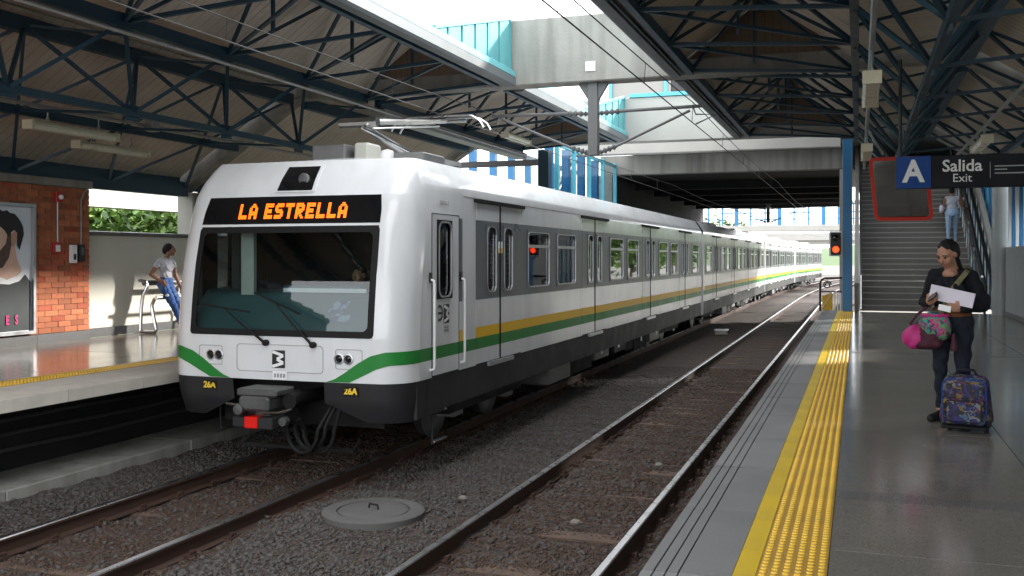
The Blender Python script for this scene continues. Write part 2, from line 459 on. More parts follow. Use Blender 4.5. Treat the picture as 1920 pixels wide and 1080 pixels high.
def bed_z(x, y):
    z = -0.165
    for cx in (CX1, CX2):
        d = abs(x-cx-curve_dx(y))
        if d < 0.72: z -= 0.012
        elif d < 1.0: z += 0.0
    r2 = (x+4.47)**2+(y-8.74)**2
    z += 0.158*math.exp(-r2/0.7)
    if x < -7.3: z += 0.09*min(1, (-7.3-x)/0.5)
    return z + 0.018*math.sin(x*3.1+y*1.7)*math.sin(y*2.3-x) + 0.012*math.sin(y*10.47)
mb = MB()
mb.grid(lambda a, b: (-8.30+7.15*a+curve_dx(-4+64*b), -4+64*b, bed_z(-8.30+7.15*a, -4+64*b)), 60, 420)
mb.grid(lambda a, b: (-9.5+9.5*a+curve_dx(60+140*b), 60+140*b, -0.17), 4, 40)
o = mb.build('ballast_bed', 'ballast', smooth=True); o['kind'] = 'structure'

# loose ballast stones near the camera, real geometry, too many to count
rng = np.random.default_rng(3)
def stones(name, material, n, xr, yr, smin, smax, keep):
    base = np.array([(1,0,0),(-1,0,0),(0,1,0),(0,-1,0),(0,0,1),(0,0,-1)], float)
    fb = np.array([(0,2,4),(2,1,4),(1,3,4),(3,0,4),(2,0,5),(1,2,5),(3,1,5),(0,3,5)])
    x = rng.uniform(*xr, n*2); y = yr[0]+(yr[1]-yr[0])*rng.random(n*2)**1.5
    k = np.array([keep(a, b) for a, b in zip(x, y)]); x = x[k][:n]; y = y[k][:n]; n = len(x)
    z = np.array([bed_z(a, b) for a, b in zip(x, y)])
    s = rng.uniform(smin, smax, n)
    V = base[None]*rng.uniform(0.55, 1.25, (n, 6, 1)) + rng.normal(0, 0.16, (n, 6, 3))
    V *= (s[:, None]*np.array([1, 1, 0.72]))[:, None, :]
    A = rng.uniform(0, 6.28, n); B = rng.uniform(-0.6, 0.6, n)
    ca, sa, cb, sb = np.cos(A), np.sin(A), np.cos(B), np.sin(B)
    Rm = np.stack([np.stack([ca, -sa*cb, sa*sb], 1), np.stack([sa, ca*cb, -ca*sb], 1), np.stack([0*ca, sb, cb], 1)], 1)
    V = np.einsum('nij,nkj->nki', Rm, V) + np.stack([x, y, z+s*0.15], 1)[:, None, :]
    F = (fb[None]+np.arange(n)[:, None, None]*6).reshape(-1, 3)
    me = bpy.data.meshes.new(name); me.vertices.add(n*6); me.vertices.foreach_set('co', V.reshape(-1))
    me.loops.add(len(F)*3); me.loops.foreach_set('vertex_index', F.reshape(-1).astype(np.int32))
    me.polygons.add(len(F)); me.polygons.foreach_set('loop_start', np.arange(0, len(F)*3, 3, dtype=np.int32))
    me.update(calc_edges=True); me.materials.append(MATS[material])
    o = link(name, me); o['kind'] = 'stuff'
    return o
def rail_clear(x): return all(abs(abs(x-c)-0.7535) > 0.085 for c in (CX1, CX2))
def tracky(x): return min(abs(x-CX1), abs(x-CX2)) < 0.98
def manhole_clear(x, y): return (x+4.47)**2+(y-8.74)**2 > 0.27
a = stones('ballast_stones', 'stone_grey', 48000, (-8.28, -1.2), (4.5, 24), 0.010, 0.025,
           lambda x, y: rail_clear(x) and manhole_clear(x, y) and (not tracky(x) or rng.random() < 0.04))
tag(a, 'grey crushed stone ballast between and beside the two tracks', 'ballast')
a = stones('dusty_ballast_stones', 'stone_rust', 46000, (-8.2, -1.2), (4.5, 24), 0.010, 0.024,
           lambda x, y: rail_clear(x) and manhole_clear(x, y) and (tracky(x) or rng.random() < 0.12))
tag(a, 'rust-brown dusty crushed stone ballast inside the rails', 'ballast')
a = stones('coarse_ballast_stones', 'stone_grey', 9000, (-8.2, -1.2), (4.5, 22), 0.026, 0.042,
           lambda x, y: rail_clear(x) and manhole_clear(x, y) and (not tracky(x) or rng.random() < 0.3))
tag(a, 'coarser grey ballast stones scattered over the track bed', 'ballast')
for nm, lab, (x, y), s in (('loose_rock', 'pale loose rock lying between the rails of the near track, closest to the platform edge', (-2.6, 9.35), 0.05),
                          ('loose_rock', 'small pale rock on the ballast beside the left rail of the near track', (-4.0, 9.9), 0.045),
                          ('loose_rock', 'tan loose rock lying farther along between the near rails', (-2.35, 12.3), 0.045)):
    mb = MB().lathe([(0, -0.5*s), (0.7*s, -0.3*s), (1.0*s, 0.1*s), (0.75*s, 0.5*s), (0.3*s, 0.68*s), (0, 0.7*s)], (0,0,0), 7)
    mb.v = [(p[0]*1.2+0.15*p[2], p[1]*0.85, p[2]) for p in mb.v]
    o = mb.build(nm, 'rock_tan'); o.location = (x, y, -0.12); tag(o, lab, 'rock')

# ---- rails and sleepers
RAIL = [(-0.07,-0.17),(0.07,-0.17),(0.07,-0.158),(0.012,-0.14),(0.010,-0.042),(0.036,-0.030),(0.036,-0.010),(0.028,0.0),(-0.028,0.0),(-0.036,-0.010),(-0.036,-0.030),(-0.010,-0.042),(-0.012,-0.14),(-0.07,-0.158)]
slp = MB().prism([(-1.2,-0.30),(1.2,-0.30),(1.2,-0.20),(1.12,-0.155),(-1.12,-0.155),(-1.2,-0.20)], -0.12, 0.12).mesh('sleeper', 'sleeper_dust')
clipm = MB()
for sx in (-1, 1):
    clipm.box(sx*0.055, sx*0.13, -0.06, 0.06, -0.16, -0.135) if sx > 0 else clipm.box(-0.13, -0.055, -0.06, 0.06, -0.16, -0.135)
    clipm.tube([(sx*0.105, -0.05, -0.135), (sx*0.11, -0.03, -0.105), (sx*0.07, 0.0, -0.115), (sx*0.11, 0.03, -0.105), (sx*0.105, 0.05, -0.135)], 0.010, 5)
    clipm.lathe([(0.018, -0.14), (0.018, -0.105), (0.0, -0.10)], (sx*0.095, 0, 0), 6)
clipme = clipm.mesh('rail_clip', 'rail_rust')
for nm, cx in (('railway_track_near', CX1), ('railway_track_far', CX2)):
    tr = setting(nm, (cx, 0, 0))
    for sx in (-0.7535, 0.7535):
        m = MB(); ys = [-4, 20, 60]+[60+5*i for i in range(1, 27)]; n = len(RAIL)
        for y in ys:
            dx = curve_dx(y); m.v += [(p[0]+sx+cx+dx, y, p[1]) for p in RAIL]
        for i in range(len(ys)-1):
            for k in range(n):
                k2 = (k+1) % n; m.f.append((i*n+k, i*n+k2, (i+1)*n+k2, (i+1)*n+k)); m.m.append(1 if k in (6, 7, 8) else 0)
        m.build('rail', ['rail_rust', 'rail_polish'], tr)
    for i in range(75):
        y = 4.3+0.6*i
        link('sleeper', slp, tr, (random.uniform(-0.01, 0.01), y, random.uniform(-0.034, -0.016)))
        if y < 24:
            for sx in (-0.7535, 0.7535): link('rail_clip', clipme, tr, (sx, y, 0))

# ---- manhole between the tracks, cable box, kerb ledge on the far side
t = thing('manhole', 'round concrete manhole with an iron handle between the two tracks', 'manhole', (-4.47, 8.74, -0.2))
MB().lathe([(0.50, -0.25), (0.50, -0.012), (0.485, 0.0), (0.36, 0.0), (0.355, -0.02), (0.345, -0.02)], (-4.47, 8.74, 0), 40).build('collar', 'manhole_concrete', t, smooth=True)
lid = MB().lathe([(0.34, -0.05), (0.34, -0.005), (0.33, 0.002), (0.15, 0.006), (0, 0.008)], (-4.47, 8.74, 0), 40).build('lid', 'manhole_concrete', t, smooth=True)
MB().tube([(-4.53, 8.76, 0.0), (-4.52, 8.76, 0.05), (-4.42, 8.73, 0.05), (-4.41, 8.73, 0.0)], 0.011, 6).build('handle', 'void_black', lid)
t = thing('cable_box', 'small white concrete cable box lying on the ballast beside the train', 'box', (-4.42, 34.5, -0.17))
MB().box(-4.62, -4.24, 34.35, 34.75, -0.2, -0.03).build('box_body', 'concrete_pale', t, bevel=0.01)
MB().box(-4.65, -4.21, 34.32, 34.78, -0.03, 0.02).build('lid', 'mark_white', t, bevel=0.008)

t = thing('concrete_kerb', 'long low concrete kerb ledge under the far platform edge', 'kerb', (-8.7, 10, -0.6))
for i in range(24):
    y0 = -4+3.0*i
    MB().box(-9.12, -8.30+random.uniform(-0.006, 0.006), y0+0.006, y0+2.994, -0.6, 0.05+random.uniform(-0.005, 0.005)).build('kerb_block', 'concrete', t, bevel=0.012)

# ---- platforms
def tactile_mesh():
    m = MB(); m.box(-0.149, 0.149, -0.149, 0.149, -0.02, 0.004)
    for i in range(6):
        for j in range(6):
            m.lathe([(0.0165, 0.004), (0.0135, 0.0085), (0.0, 0.010)], (-0.125+0.05*i, -0.125+0.05*j, 0), 7, mi=1)
    return m.mesh('tactile_tile', ['tactile_yellow', 'tactile_dome'])
tact = tactile_mesh()
bandm = MB().box(-0.049, 0.049, -0.297, 0.297, -0.02, 0.004).mesh('painted_band', 'solid_yellow')
def edge_slab(sgn, mm='edge_concrete'):
    """one platform edge slab, track side at x=0, growing to +x*sgn, three anti-slip grooves"""
    m = MB(); L = 0.596
    xs = [0.0, 0.05, 0.058, 0.105, 0.113, 0.16, 0.168, 0.395]
    for i in range(7):
        z = -0.008 if i in (1, 3, 5) else 0.0
        a, b = xs[i]*sgn, xs[i+1]*sgn
        m.box(min(a, b), max(a, b), -L, L, -0.13, z, 1 if i in (1, 3, 5) else 0)
    return m.mesh('platform_edge_slab', [mm, 'void_black'])
# near platform (right)
pl = setting('platform_near', (0, 0, 0))
MB().box(-0.90, 8.0, -6, 28.3, -0.6, 0.88).build('platform_core', 'concrete', pl)
es = edge_slab(1)
for i in range(25):
    link('platform_edge_slab', es, pl, (-0.933, -0.9+1.2*i, PZ+random.uniform(-0.0015, 0.0015)))
for i in range(98): link('tactile_tile', tact, pl, (-0.284, -0.9+0.3*i, PZ))
for i in range(49): link('painted_band', bandm, pl, (-0.485, -0.75+0.6*i, PZ))
fl = MB().box(-0.5965, 0.5965, -0.5965, 0.5965, -0.1, 0.0).mesh('floor_tile', 'terrazzo')
fw = MB().box(-0.5965, 0.5965, -0.5965, 0.5965, -0.1, 0.0).mesh('floor_tile', 'terrazzo_warm')
fd = MB().box(-0.597, 0.597, -0.117, 0.117, -0.1, 0.0).mesh('floor_strip', 'terrazzo_dark')
MB().box(-0.92, 8.0, -6, 28.3, 0.882, 0.925).build('bedding', 'void_black', pl)
for j in range(6):
    for i in range(24):
        y = -0.3+1.2*i
        link('floor_tile', fl, pl, (-0.135+0.6+1.2*j, y, PZ+random.uniform(-0.0008, 0.0008)))
    for y in (6.30, 15.9): link('floor_strip', fd, pl, (-0.135+0.6+1.2*j, y, PZ+0.0015))
# far platform (left)
pf = setting('platform_far', (0, 0, 0))
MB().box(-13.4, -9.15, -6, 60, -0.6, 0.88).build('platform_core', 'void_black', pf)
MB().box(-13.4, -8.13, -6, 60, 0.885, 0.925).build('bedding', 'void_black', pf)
esf = edge_slab(-1, 'edge_lit')
for i in range(28): link('platform_edge_slab', esf, pf, (-8.06, 2.0+1.2*i, PZ+random.uniform(-0.0015, 0.0015)))
fe = MB().box(-0.225, 0.225, -0.597, 0.597, -0.1, 0.0).mesh('floor_tile', 'edge_lit')
for i in range(28): link('floor_tile', fe, pf, (-8.682, 2.0+1.2*i, PZ))
for i in range(104): link('tactile_tile', tact, pf, (-9.06, 1.9+0.3*i, PZ))
for i in range(52): link('painted_band', bandm, pf, (-9.262, 2.05+0.6*i, PZ))
for j in range(3):
    for i in range(28): link('floor_tile', fw, pf, (-9.312-0.6-1.2*j, 2.0+1.2*i, PZ+random.uniform(-0.0008, 0.0008)))
for j, z in enumerate((0.62, 0.45, 0.27)):
    t = tag(MB().tube([(-9.10, y, z+0.012*math.sin(y*2.1+j)) for y in range(-4, 45, 1)], 0.022, 6).build('track_cable', 'cable_grey'),
            ('topmost', 'middle', 'lowest')[j]+' of three black cables running under the far platform edge', 'cable', 'cables under the far platform')
# ================================================================== CANOPIES
XC = -4.5
BEAMS = [-1.6, 7.8, 17.2, 26.6]
PROF = [(1.43, 5.70), (2.95, 6.78), (4.45, 5.70), (6.1, 5.82), (8.8, 4.06)]
def canopy(sg, y0, y1, label, detail=True):
    X = lambda t: XC+sg*t
    c = thing('station_canopy', label, 'canopy', (X(8.6), y0, PZ), group='canopy bays over the platforms')
    ya, yb = y0+0.50, y1-0.02
    n = 8; P = (yb-ya)/n
    for (t1, z1), (t2, z2) in zip(PROF[:-1], PROF[1:]):
        m = MB(); L = P/2-0.006
        d = Vector((sg*(t2-t1), 0, z2-z1)).normalized(); nn = Vector((-d.z, 0, d.x))*(0.03 if sg > 0 else -0.03)
        p, q = Vector((X(t1), 0, z1)), Vector((X(t2), 0, z2))
        a = p+d*0.02; b = q-d*0.02
        o0 = a
        vs = []
        for yy in (-L, L):
            vs += [a-o0+Vector((0, yy, 0)), b-o0+Vector((0, yy, 0)), b-o0+nn+Vector((0, yy, 0)), a-o0+nn+Vector((0, yy, 0))]
        m.add(vs, [(0,1,2,3),(7,6,5,4),(0,4,5,1),(1,5,6,2),(2,6,7,3),(3,7,4,0)])
        me = m.mesh('ceiling_panel', 'ceiling_board')
        base = Vector(wloc(c))
        for i in range(n):
            o = link('ceiling_panel', me, c, o0-base+Vector((0, ya+P*(i+0.5), 0)))
            o.location.z += random.uniform(-0.004, 0.004)
    # outer metal roof over the boards
    m = MB()
    up = [(X(t), z+0.12) for t, z in PROF]
    for (xa, za), (xb, zb) in zip(up[:-1], up[1:]):
        m.add([(xa, ya, za), (xb, ya, zb), (xb, yb, zb), (xa, yb, za), (xa, ya, za+0.04), (xb, ya, zb+0.04), (xb, yb, zb+0.04), (xa, yb, za+0.04)],
              [(0,1,2,3),(7,6,5,4),(0,4,5,1),(1,5,6,2),(2,6,7,3),(3,7,4,0)])
    m.build('roof_sheet', 'teal_sheet', c)
    # gutter and flashing at the track edge
    xe = X(1.40)
    MB().prism([(xe, 5.60), (xe+sg*0.05, 5.57), (xe+sg*0.20, 5.57), (xe+sg*0.20, 5.70), (xe, 5.74)], ya, yb).build('gutter', 'gutter_grey', c)
    MB().prism([(xe-sg*0.004, 5.745), (xe+sg*0.03, 5.745), (xe+sg*0.06, 5.84), (xe+sg*0.02, 5.85)], ya, yb).build('flashing', 'teal_sheet', c)
    MB().tube([(xe+sg*0.235, ya, 5.61), (xe+sg*0.235, yb, 5.61)], 0.018, 6).build('edge_conduit', 'steel_blue', c)
    MB().box(min(X(8.72), X(8.86)), max(X(8.72), X(8.86)), ya, yb, 3.86, 4.26).build('eave_trim', 'steel_blue', c)
    # chords
    E = (1.78, 5.67); RA = (2.95, 6.62); V = (4.45, 5.50); H = (6.1, 5.58); B = (5.25, 4.51); K = (7.35, 4.66); W = (8.6, 3.86)
    for (t, z), w_, h_ in ((E, .10, .16), (RA, .10, .14), (V, .11, .17), (H, .14, .21), (B, .085, .10), (K, .09, .13), (W, .16, .30)):
        if (sg < 0 and y0 > 10) and (t, z) in (B, K): continue
        MB().beam((X(t), ya, z), (X(t), yb, z), w_, h_).build('chord', 'steel_blue', c)
    if sg < 0 and y0 > 10:
        MB().box(X(4.45)-0.16, X(4.45)+0.16, ya, yb, 5.22, 5.385).build('valley_gutter', 'panel_grey', c)
    if not detail: return c
    q = (yb-ya)/4
    def st(a, i, b, j, s_=0.06):
        s_ *= 0.8
        MB().beam((X(a[0]), ya+q*i, a[1]), (X(b[0]), ya+q*j, b[1]), s_).build('strut', 'steel_blue', c)
    M = (2.95, 5.50)
    for i in range(5):
        st(E, i, V, i, 0.07)
        for j in (i-0.5, i+0.5):
            if 0 < j < 4:
                st(E, i, RA, j); st(V, i, RA, j)
    for i in range(4):
        st(M, i+0.5, RA, i+0.5, 0.055)
        st(E, i, V, i+1, 0.055)
        for j in (i, i+1):
            if not (sg < 0 and y0 > 10): st(B, i+0.5, V, j, 0.065); st(B, i+0.5, H, j, 0.065); st(K, i+0.5, W, j, 0.06); st(K, i+0.5, H, j, 0.055)
        if not (sg < 0 and y0 > 10): st(B, i+0.5, K, i+0.5, 0.05)
        st(V, i+0.5, H, i, 0.045)
        for nd, e in ((B, i+0.5), (V, i), (H, i), (RA, i+0.5)):
            if (sg < 0 and y0 > 10) and nd == B: continue
            MB().box(X(nd[0])-0.012, X(nd[0])+0.012, ya+q*e-0.13, ya+q*e+0.13, nd[1]-0.11, nd[1]+0.11).build('gusset_plate', 'steel_blue', c)
    return c
nmr = ['behind the viewer', 'nearest the viewer', 'past the first beam']
for b in range(3):
    canopy(-1, BEAMS[b], BEAMS[b+1], 'blue trussed tan-boarded canopy over the far platform, bay '+nmr[b], b > 0)
    canopy(1, BEAMS[b], BEAMS[b+1], 'blue trussed tan-boarded canopy over the near platform, bay '+nmr[b], True)

# ------------------------------------------------ concrete cross beams
for b, y in enumerate(BEAMS[1:]):
    t = thing('concrete_beam', ['stained concrete cross beam at the viewer end of the canopies', 'streaked concrete cross beam spanning both tracks with a hanging mast',
              'pale concrete cross beam with teal coping in front of the concourse'][b], 'beam', (XC, y, 5.6), group='concrete beams across the tracks')
    MB().box(-10.55, 1.55, y+0.03, y+0.46, 5.60, 6.80).build('beam_body', 'concrete' if b < 2 else 'concrete_pale', t, bevel=0.02)
    for sg in (-1, 1):
        X = lambda q: XC+sg*q
        MB().prism([(X(6.05), 5.60), (X(8.85), 3.78), (X(8.85), 4.30), (X(6.05), 6.10)], y+0.05, y+0.44).build('raking_beam', 'concrete', t)
        MB().box(min(X(8.45), X(8.85)), max(X(8.45), X(8.85)), y+0.05, y+0.45, PZ, 3.80).build('column', 'concrete', t, bevel=0.02)
        MB().prism([(X(1.75), 5.86), (X(2.95), 6.75), (X(4.40), 5.86)], y-0.10, y-0.03).build('gable_board', 'infill_board', t)
    if b == 1:
        MB().box(-4.60, -4.42, y+0.015, y+0.028, 5.78, 5.95).build('number_plate', 'mark_white', t)
    if b == 2:
        MB().box(-5.88, -3.10, y-0.02, y+0.5, 6.802, 6.90).build('coping', 'frame_cyan', t)
    # teal sheet cheek rising from the gutter to the top of the beam, standing-seam sheets
    if b > 0:
        k = thing('cladding_cheek', ['', 'turquoise seamed metal cheek above the gutter beside the first concrete beam', 'turquoise seamed metal cheek above the gutter beside the pale beam'][b],
                  'cladding', (-5.98, y, 5.9), group='turquoise cheeks at the beams')
        L_ = 3.5 if b == 1 else 4.2
        for i in range(6):
            ya, yb2 = y-L_+L_*i/6+0.01, y-L_+L_*(i+1)/6-0.01
            za, zb = 5.90+0.90*(ya-y+L_)/L_, 5.90+0.90*(yb2-y+L_)/L_
            MB().add([(-6.02, ya, 5.80), (-6.02, yb2, 5.80), (-6.02, yb2, zb), (-6.02, ya, za), (-6.07, ya, 5.80), (-6.07, yb2, 5.80), (-6.07, yb2, zb), (-6.07, ya, za)],
                     [(0,1,2,3),(7,6,5,4),(0,4,5,1),(1,5,6,2),(2,6,7,3),(3,7,4,0)]).build('metal_sheet', 'teal_sheet', k)
            MB().box(-6.06, -5.995, yb2-0.012, yb2+0.018, 5.80, zb).build('seam', 'teal_sheet', k)
        MB().beam((-6.03, y-L_, 5.91), (-6.03, y, 6.83), 0.12, 0.05).build('coping', 'frame_cyan', k)

# ------------------------------------------------ hanging catenary masts with arms
def catenary(y, ztop, label):
    t = thing('catenary_mast', label, 'mast', (XC, y, ztop), group='hanging catenary masts')
    MB().prism([(XC-0.26, ztop), (XC+0.26, ztop), (XC+0.26, ztop-0.05), (XC+0.09, ztop-0.32), (XC+0.07, 4.32), (XC-0.07, 4.32), (XC-0.09, ztop-0.32), (XC-0.26, ztop-0.05)],
               y-0.05, y+0.05).build('post', 'mast_grey', t)
    MB().box(XC-0.085, XC+0.085, y-0.09, y-0.06, 4.3, ztop).build('post_flange', 'mast_grey', t)
    MB().box(XC-0.085, XC+0.085, y+0.06, y+0.09, 4.3, ztop).build('post_flange', 'mast_grey', t)
    for s_ in (-1, 1):
        xe = CX2 if s_ < 0 else CX1
        MB().tube([(XC+s_*0.5, y, 5.07), (xe+s_*0.1, y, 5.09)], 0.03, 8).build('arm', 'mast_grey', t)
        MB().tube([(XC+s_*0.42, y, 4.45), (xe-s_*0.1, y, 5.02)], 0.024, 8).build('brace', 'mast_grey', t)
        MB().tube([(xe-s_*0.05, y, 5.09), (xe, y, 4.95), (xe+s_*0.35, y, 4.93), (xe, y, 4.78)], 0.015, 6).build('steady_arm', 'mast_grey', t)
        for (xa, za, xb, zb) in ((XC+s_*0.1, 5.05, XC+s_*0.5, 5.07), (XC+s_*0.1, 4.34, XC+s_*0.42, 4.45)):
            m = MB(); a = Vector((xa, y, za)); d = Vector((xb-xa, 0, zb-za)); pts = []; rs = []
            for i in range(17):
                pts.append(a+d*(i/16)); rs.append(0.055 if i % 4 in (1, 2) and 1 < i < 15 else 0.03)
            m.tube(pts, rs, 8).build('insulator', 'mast_grey', t, smooth=True)
    return t
catenary(17.42, 5.60, 'grey hanging catenary mast under the first concrete beam, arms to both tracks')
catenary(54.0, 5.52, 'far hanging catenary mast near the end of the dark underpass')
for nm, cx, lab in (('overhead_line', CX1, 'overhead contact wires above the empty near track'), ('overhead_line', CX2, 'overhead contact wires above the train')):
    t = thing(nm, lab, 'wire', (cx, 17.4, 4.7), group='overhead lines')
    ys = [-4, 17.4, 35.7, 54]+[60+10*i for i in range(12)]
    MB().tube([(cx+curve_dx(y), y, 4.76) for y in ys], 0.009, 5).build('contact_wire', 'signal_black', t)
    mp = []
    for y in [-4+1.0*i for i in range(60)]:
        ph = ((y-17.4) % 18.3)/18.3; mp.append((cx+0.02, y, 5.10-0.42*ph*(1-ph)))
    MB().tube(mp, 0.008, 5).build('messenger_wire', 'signal_black', t)
    for y in range(1, 54, 4):
        ph = ((y-17.4) % 18.3)/18.3
        MB().tube([(cx, y, 4.76), (cx+0.02, y, 5.10-0.42*ph*(1-ph))], 0.005, 4).build('dropper', 'signal_black', t)

# ------------------------------------------------ far platform walls
bw = thing('brick_wall', 'orange-red brick wall with a grey coping at the back of the far platform', 'wall', (-12.95, 10, PZ))
MB().box(-13.15, -12.815, -4, 14.13, PZ, 3.66).build('mortar_bed', 'mortar', bw)
bm = [MB().box(-0.02, 0.10, 0.006, 0.284, 0.005, 0.092).mesh('brick', q) for q in ('brick', 'brick_dark')]
bh = [MB().box(-0.02, 0.10, 0.006, 0.139, 0.005, 0.092).mesh('brick', q) for q in ('brick', 'brick_dark')]
rest = MB()
for r_ in range(26):
    z = 1.19+0.095*r_
    off = 0.145*(r_ % 2)
    y = 14.15-off
    if off: link('brick', bh[0], bw, (-12.9-(-12.95)+random.uniform(-0.004, 0.003), 14.15-0.145-10, z-PZ))
    while y > 5:
        y -= 0.29
        if y > 11.0:
            dark = 9 <= r_ <= 14 and random.random() < 0.6 or random.random() < 0.08
            o = link('brick', bm[1 if dark else 0], bw, (-12.9+12.95+random.uniform(-0.005, 0.004), y-10, z-PZ))
        else:
            x = random.uniform(-0.004, 0.003); rest.box(-12.85+x, -12.80+x, y+0.006, y+0.284, z+0.005, z+0.092)
rest.build('brickwork', 'brick', bw, kind='stuff')
MB().box(-13.2, -12.74, -4, 14.18, 3.665, 3.80).build('coping', 'concrete', bw, bevel=0.015)
for i in range(15):
    MB().box(-12.83, -12.775, 14.14-1.2*(i+1)+0.004, 14.14-1.2*i-0.004, PZ, 1.185).build('skirting_stone', 'granite_skirt', bw)

pw = thing('parapet_wall', 'smooth beige parapet wall with a dark rail behind the leaning woman', 'wall', (-13.1, 20, PZ))
for i in range(12):
    y0 = 14.2+1.8*i
    MB().box(-13.22, -13.0, y0+0.002, y0+1.798, PZ, 2.86).build('wall_panel', 'plaster_wall', pw)
    MB().box(-12.995, -12.965, y0+0.004, y0+1.796, PZ, 1.19).build('skirting_stone', 'granite_skirt', pw)
MB().tube([(-12.97, 14.2, 2.90), (-12.97, 35.7, 2.90)], 0.04, 8).build('top_rail', 'dull_metal', pw)
MB().box(-13.24, -12.98, 14.19, 35.8, 2.862, 2.885).build('coping', 'dull_metal', pw)

# poster case on the brick wall
t = thing('poster_case', 'advertising poster of a bearded man in a black sweater on the brick wall', 'poster', (-12.79, 12.2, 1.2))
x0 = -12.795
y0, y1, z0, z1 = 11.46, 12.80, 1.27, 3.28
MB().ring([(y0-.05, z0-.05), (y1+.05, z0-.05), (y1+.05, z1+.05), (y0-.05, z1+.05)], [(y0, z0), (y1, z0), (y1, z1), (y0, z1)], lambda a, b, c_: (x0+c_, a, b), 0.0, 0.09).build('frame', 'brushed_alu', t)
def flat(name, poly, d, m_, parent=t): return MB().prism(poly, x0+d, x0+d+0.002, 'x').build(name, m_, parent)
mat('poster_bg', (0.80, 0.82, 0.88), 0.4, var=0.08, scale=1.0)
mat('poster_hair', (0.018, 0.016, 0.016), 0.5, var=0.3, scale=25)
mat('poster_skin', (0.72, 0.46, 0.36), 0.45, var=0.10, scale=6)
mat('poster_skin_deep', (0.55, 0.30, 0.22), 0.45, var=0.10, scale=6)
mat('poster_beard', (0.10, 0.065, 0.05), 0.5, var=0.5, scale=60)
mat('poster_sweater', (0.022, 0.028, 0.028), 0.5, var=0.25, scale=4)
mat('poster_pink', (0.75, 0.03, 0.20), 0.4)
panel = flat('print', [(y0, z0), (y1, z0), (y1, z1), (y0, z1)], 0.03, 'poster_bg')
def sub(name, pts, d, m_): return flat(name, pts, d, m_, panel)
sub('sweater', [(11.47, 1.28), (12.78, 1.28), (12.79, 2.06), (12.70, 2.16), (12.60, 2.24), (12.3, 2.16), (11.9, 2.2), (11.47, 2.3)], 0.034, 'poster_sweater')
sub('collar', [(11.9, 2.16), (12.1, 2.05), (12.35, 2.03), (12.55, 2.08), (12.66, 2.18), (12.62, 2.26), (12.50, 2.16), (12.3, 2.11), (12.0, 2.2)], 0.038, 'mark_white')
sub('neck', [(12.0, 2.18), (12.3, 2.115), (12.48, 2.15), (12.60, 2.25), (12.52, 2.40), (12.47, 2.60), (12.44, 2.8), (12.1, 2.75), (11.95, 2.4)], 0.036, 'poster_skin')
sub('face', [(11.80, 2.35), (12.1, 2.30), (12.28, 2.42), (12.38, 2.62), (12.40, 2.95), (12.2, 3.1), (11.85, 3.1), (11.72, 2.8), (11.64, 2.62), (11.74, 2.55)], 0.040, 'poster_skin')
sub('beard', [(11.78, 2.38), (12.05, 2.27), (12.22, 2.30), (12.34, 2.46), (12.40, 2.70), (12.38, 2.86), (12.32, 2.86), (12.28, 2.68), (12.16, 2.56), (12.0, 2.55), (11.86, 2.60), (11.80, 2.48)], 0.043, 'poster_beard')
sub('ear', [(12.40, 2.62), (12.46, 2.66), (12.50, 2.78), (12.50, 2.86), (12.44, 2.88), (12.39, 2.84), (12.38, 2.72)], 0.046, 'poster_skin_deep')
hair = [(11.75, 2.98), (11.95, 3.02), (12.15, 2.96), (12.26, 2.88), (12.33, 2.78), (12.38, 2.86), (12.45, 2.90), (12.50, 2.84), (12.50, 2.66), (12.55, 2.58), (12.60, 2.72), (12.64, 2.84),
        (12.62, 2.96), (12.57, 3.04), (12.52, 3.10), (12.45, 3.16), (12.36, 3.17), (12.30, 3.21), (12.22, 3.19), (12.14, 3.225), (12.05, 3.20), (11.95, 3.23), (11.85, 3.18), (11.75, 3.15)]
sub('hair', hair, 0.045, 'poster_hair')
for ch, yy in (('E', 12.305), ('S', 12.485)):
    text_obj('letter', ch, 0.20, 'poster_pink', (x0+0.050+12.79, yy-12.2, 1.455-1.2), FACE_RIGHT, panel, bold=0.006, sx=0.62)

# small devices on the brick wall
def device(name, label, cat, y, z, w_, h_, d_, m_, extra=None):
    t = thing(name, label, cat, (-12.79, y, z))
    MB().box(-12.795, -12.795+d_, y-w_/2, y+w_/2, z-h_/2, z+h_/2).build('housing', m_, t, bevel=0.008)
    if extra: extra(t)
    return t
XW = -12.795
device('alarm_strobe', 'red fire alarm strobe high on the brick wall', 'alarm', 13.38, 3.48, 0.16, 0.17, 0.07, 'alarm_red',
       lambda t: MB().lathe([(0.045, 0), (0.04, 0.03), (0.0, 0.045)], (XW+0.07, 13.40, 3.48), 10, 'x').build('lens', 'lamp_glass', t))
device('fire_call_point', 'red manual call point with a white plate below the strobe on the brick wall', 'alarm', 13.36, 2.62, 0.19, 0.19, 0.05, 'alarm_red',
       lambda t: MB().box(XW+0.05, XW+0.056, 13.31, 13.41, 2.56, 2.67).build('plate', 'mark_white', t))
device('wall_phone', 'white wall intercom unit beside a black box on the brick wall', 'intercom', 13.72, 2.52, 0.13, 0.31, 0.07, 'mark_white',
       lambda t: MB().box(XW+0.07, XW+0.074, 13.70, 13.755, 2.42, 2.52).build('slot', 'mark_black', t))
device('switch_box', 'black switch box fed by a conduit on the brick wall', 'switch', 13.91, 2.54, 0.13, 0.29, 0.07, 'signal_black',
       lambda t: MB().box(XW+0.07, XW+0.074, 13.87, 13.94, 2.50, 2.64).build('cover', 'band_grey', t))
tag(MB().tube([(XW+0.02, 13.385, 3.40), (XW+0.02, 13.385, 2.72)], 0.014, 6).build('conduit', 'galv'), 'straight grey conduit joining the red strobe and the call point', 'conduit')
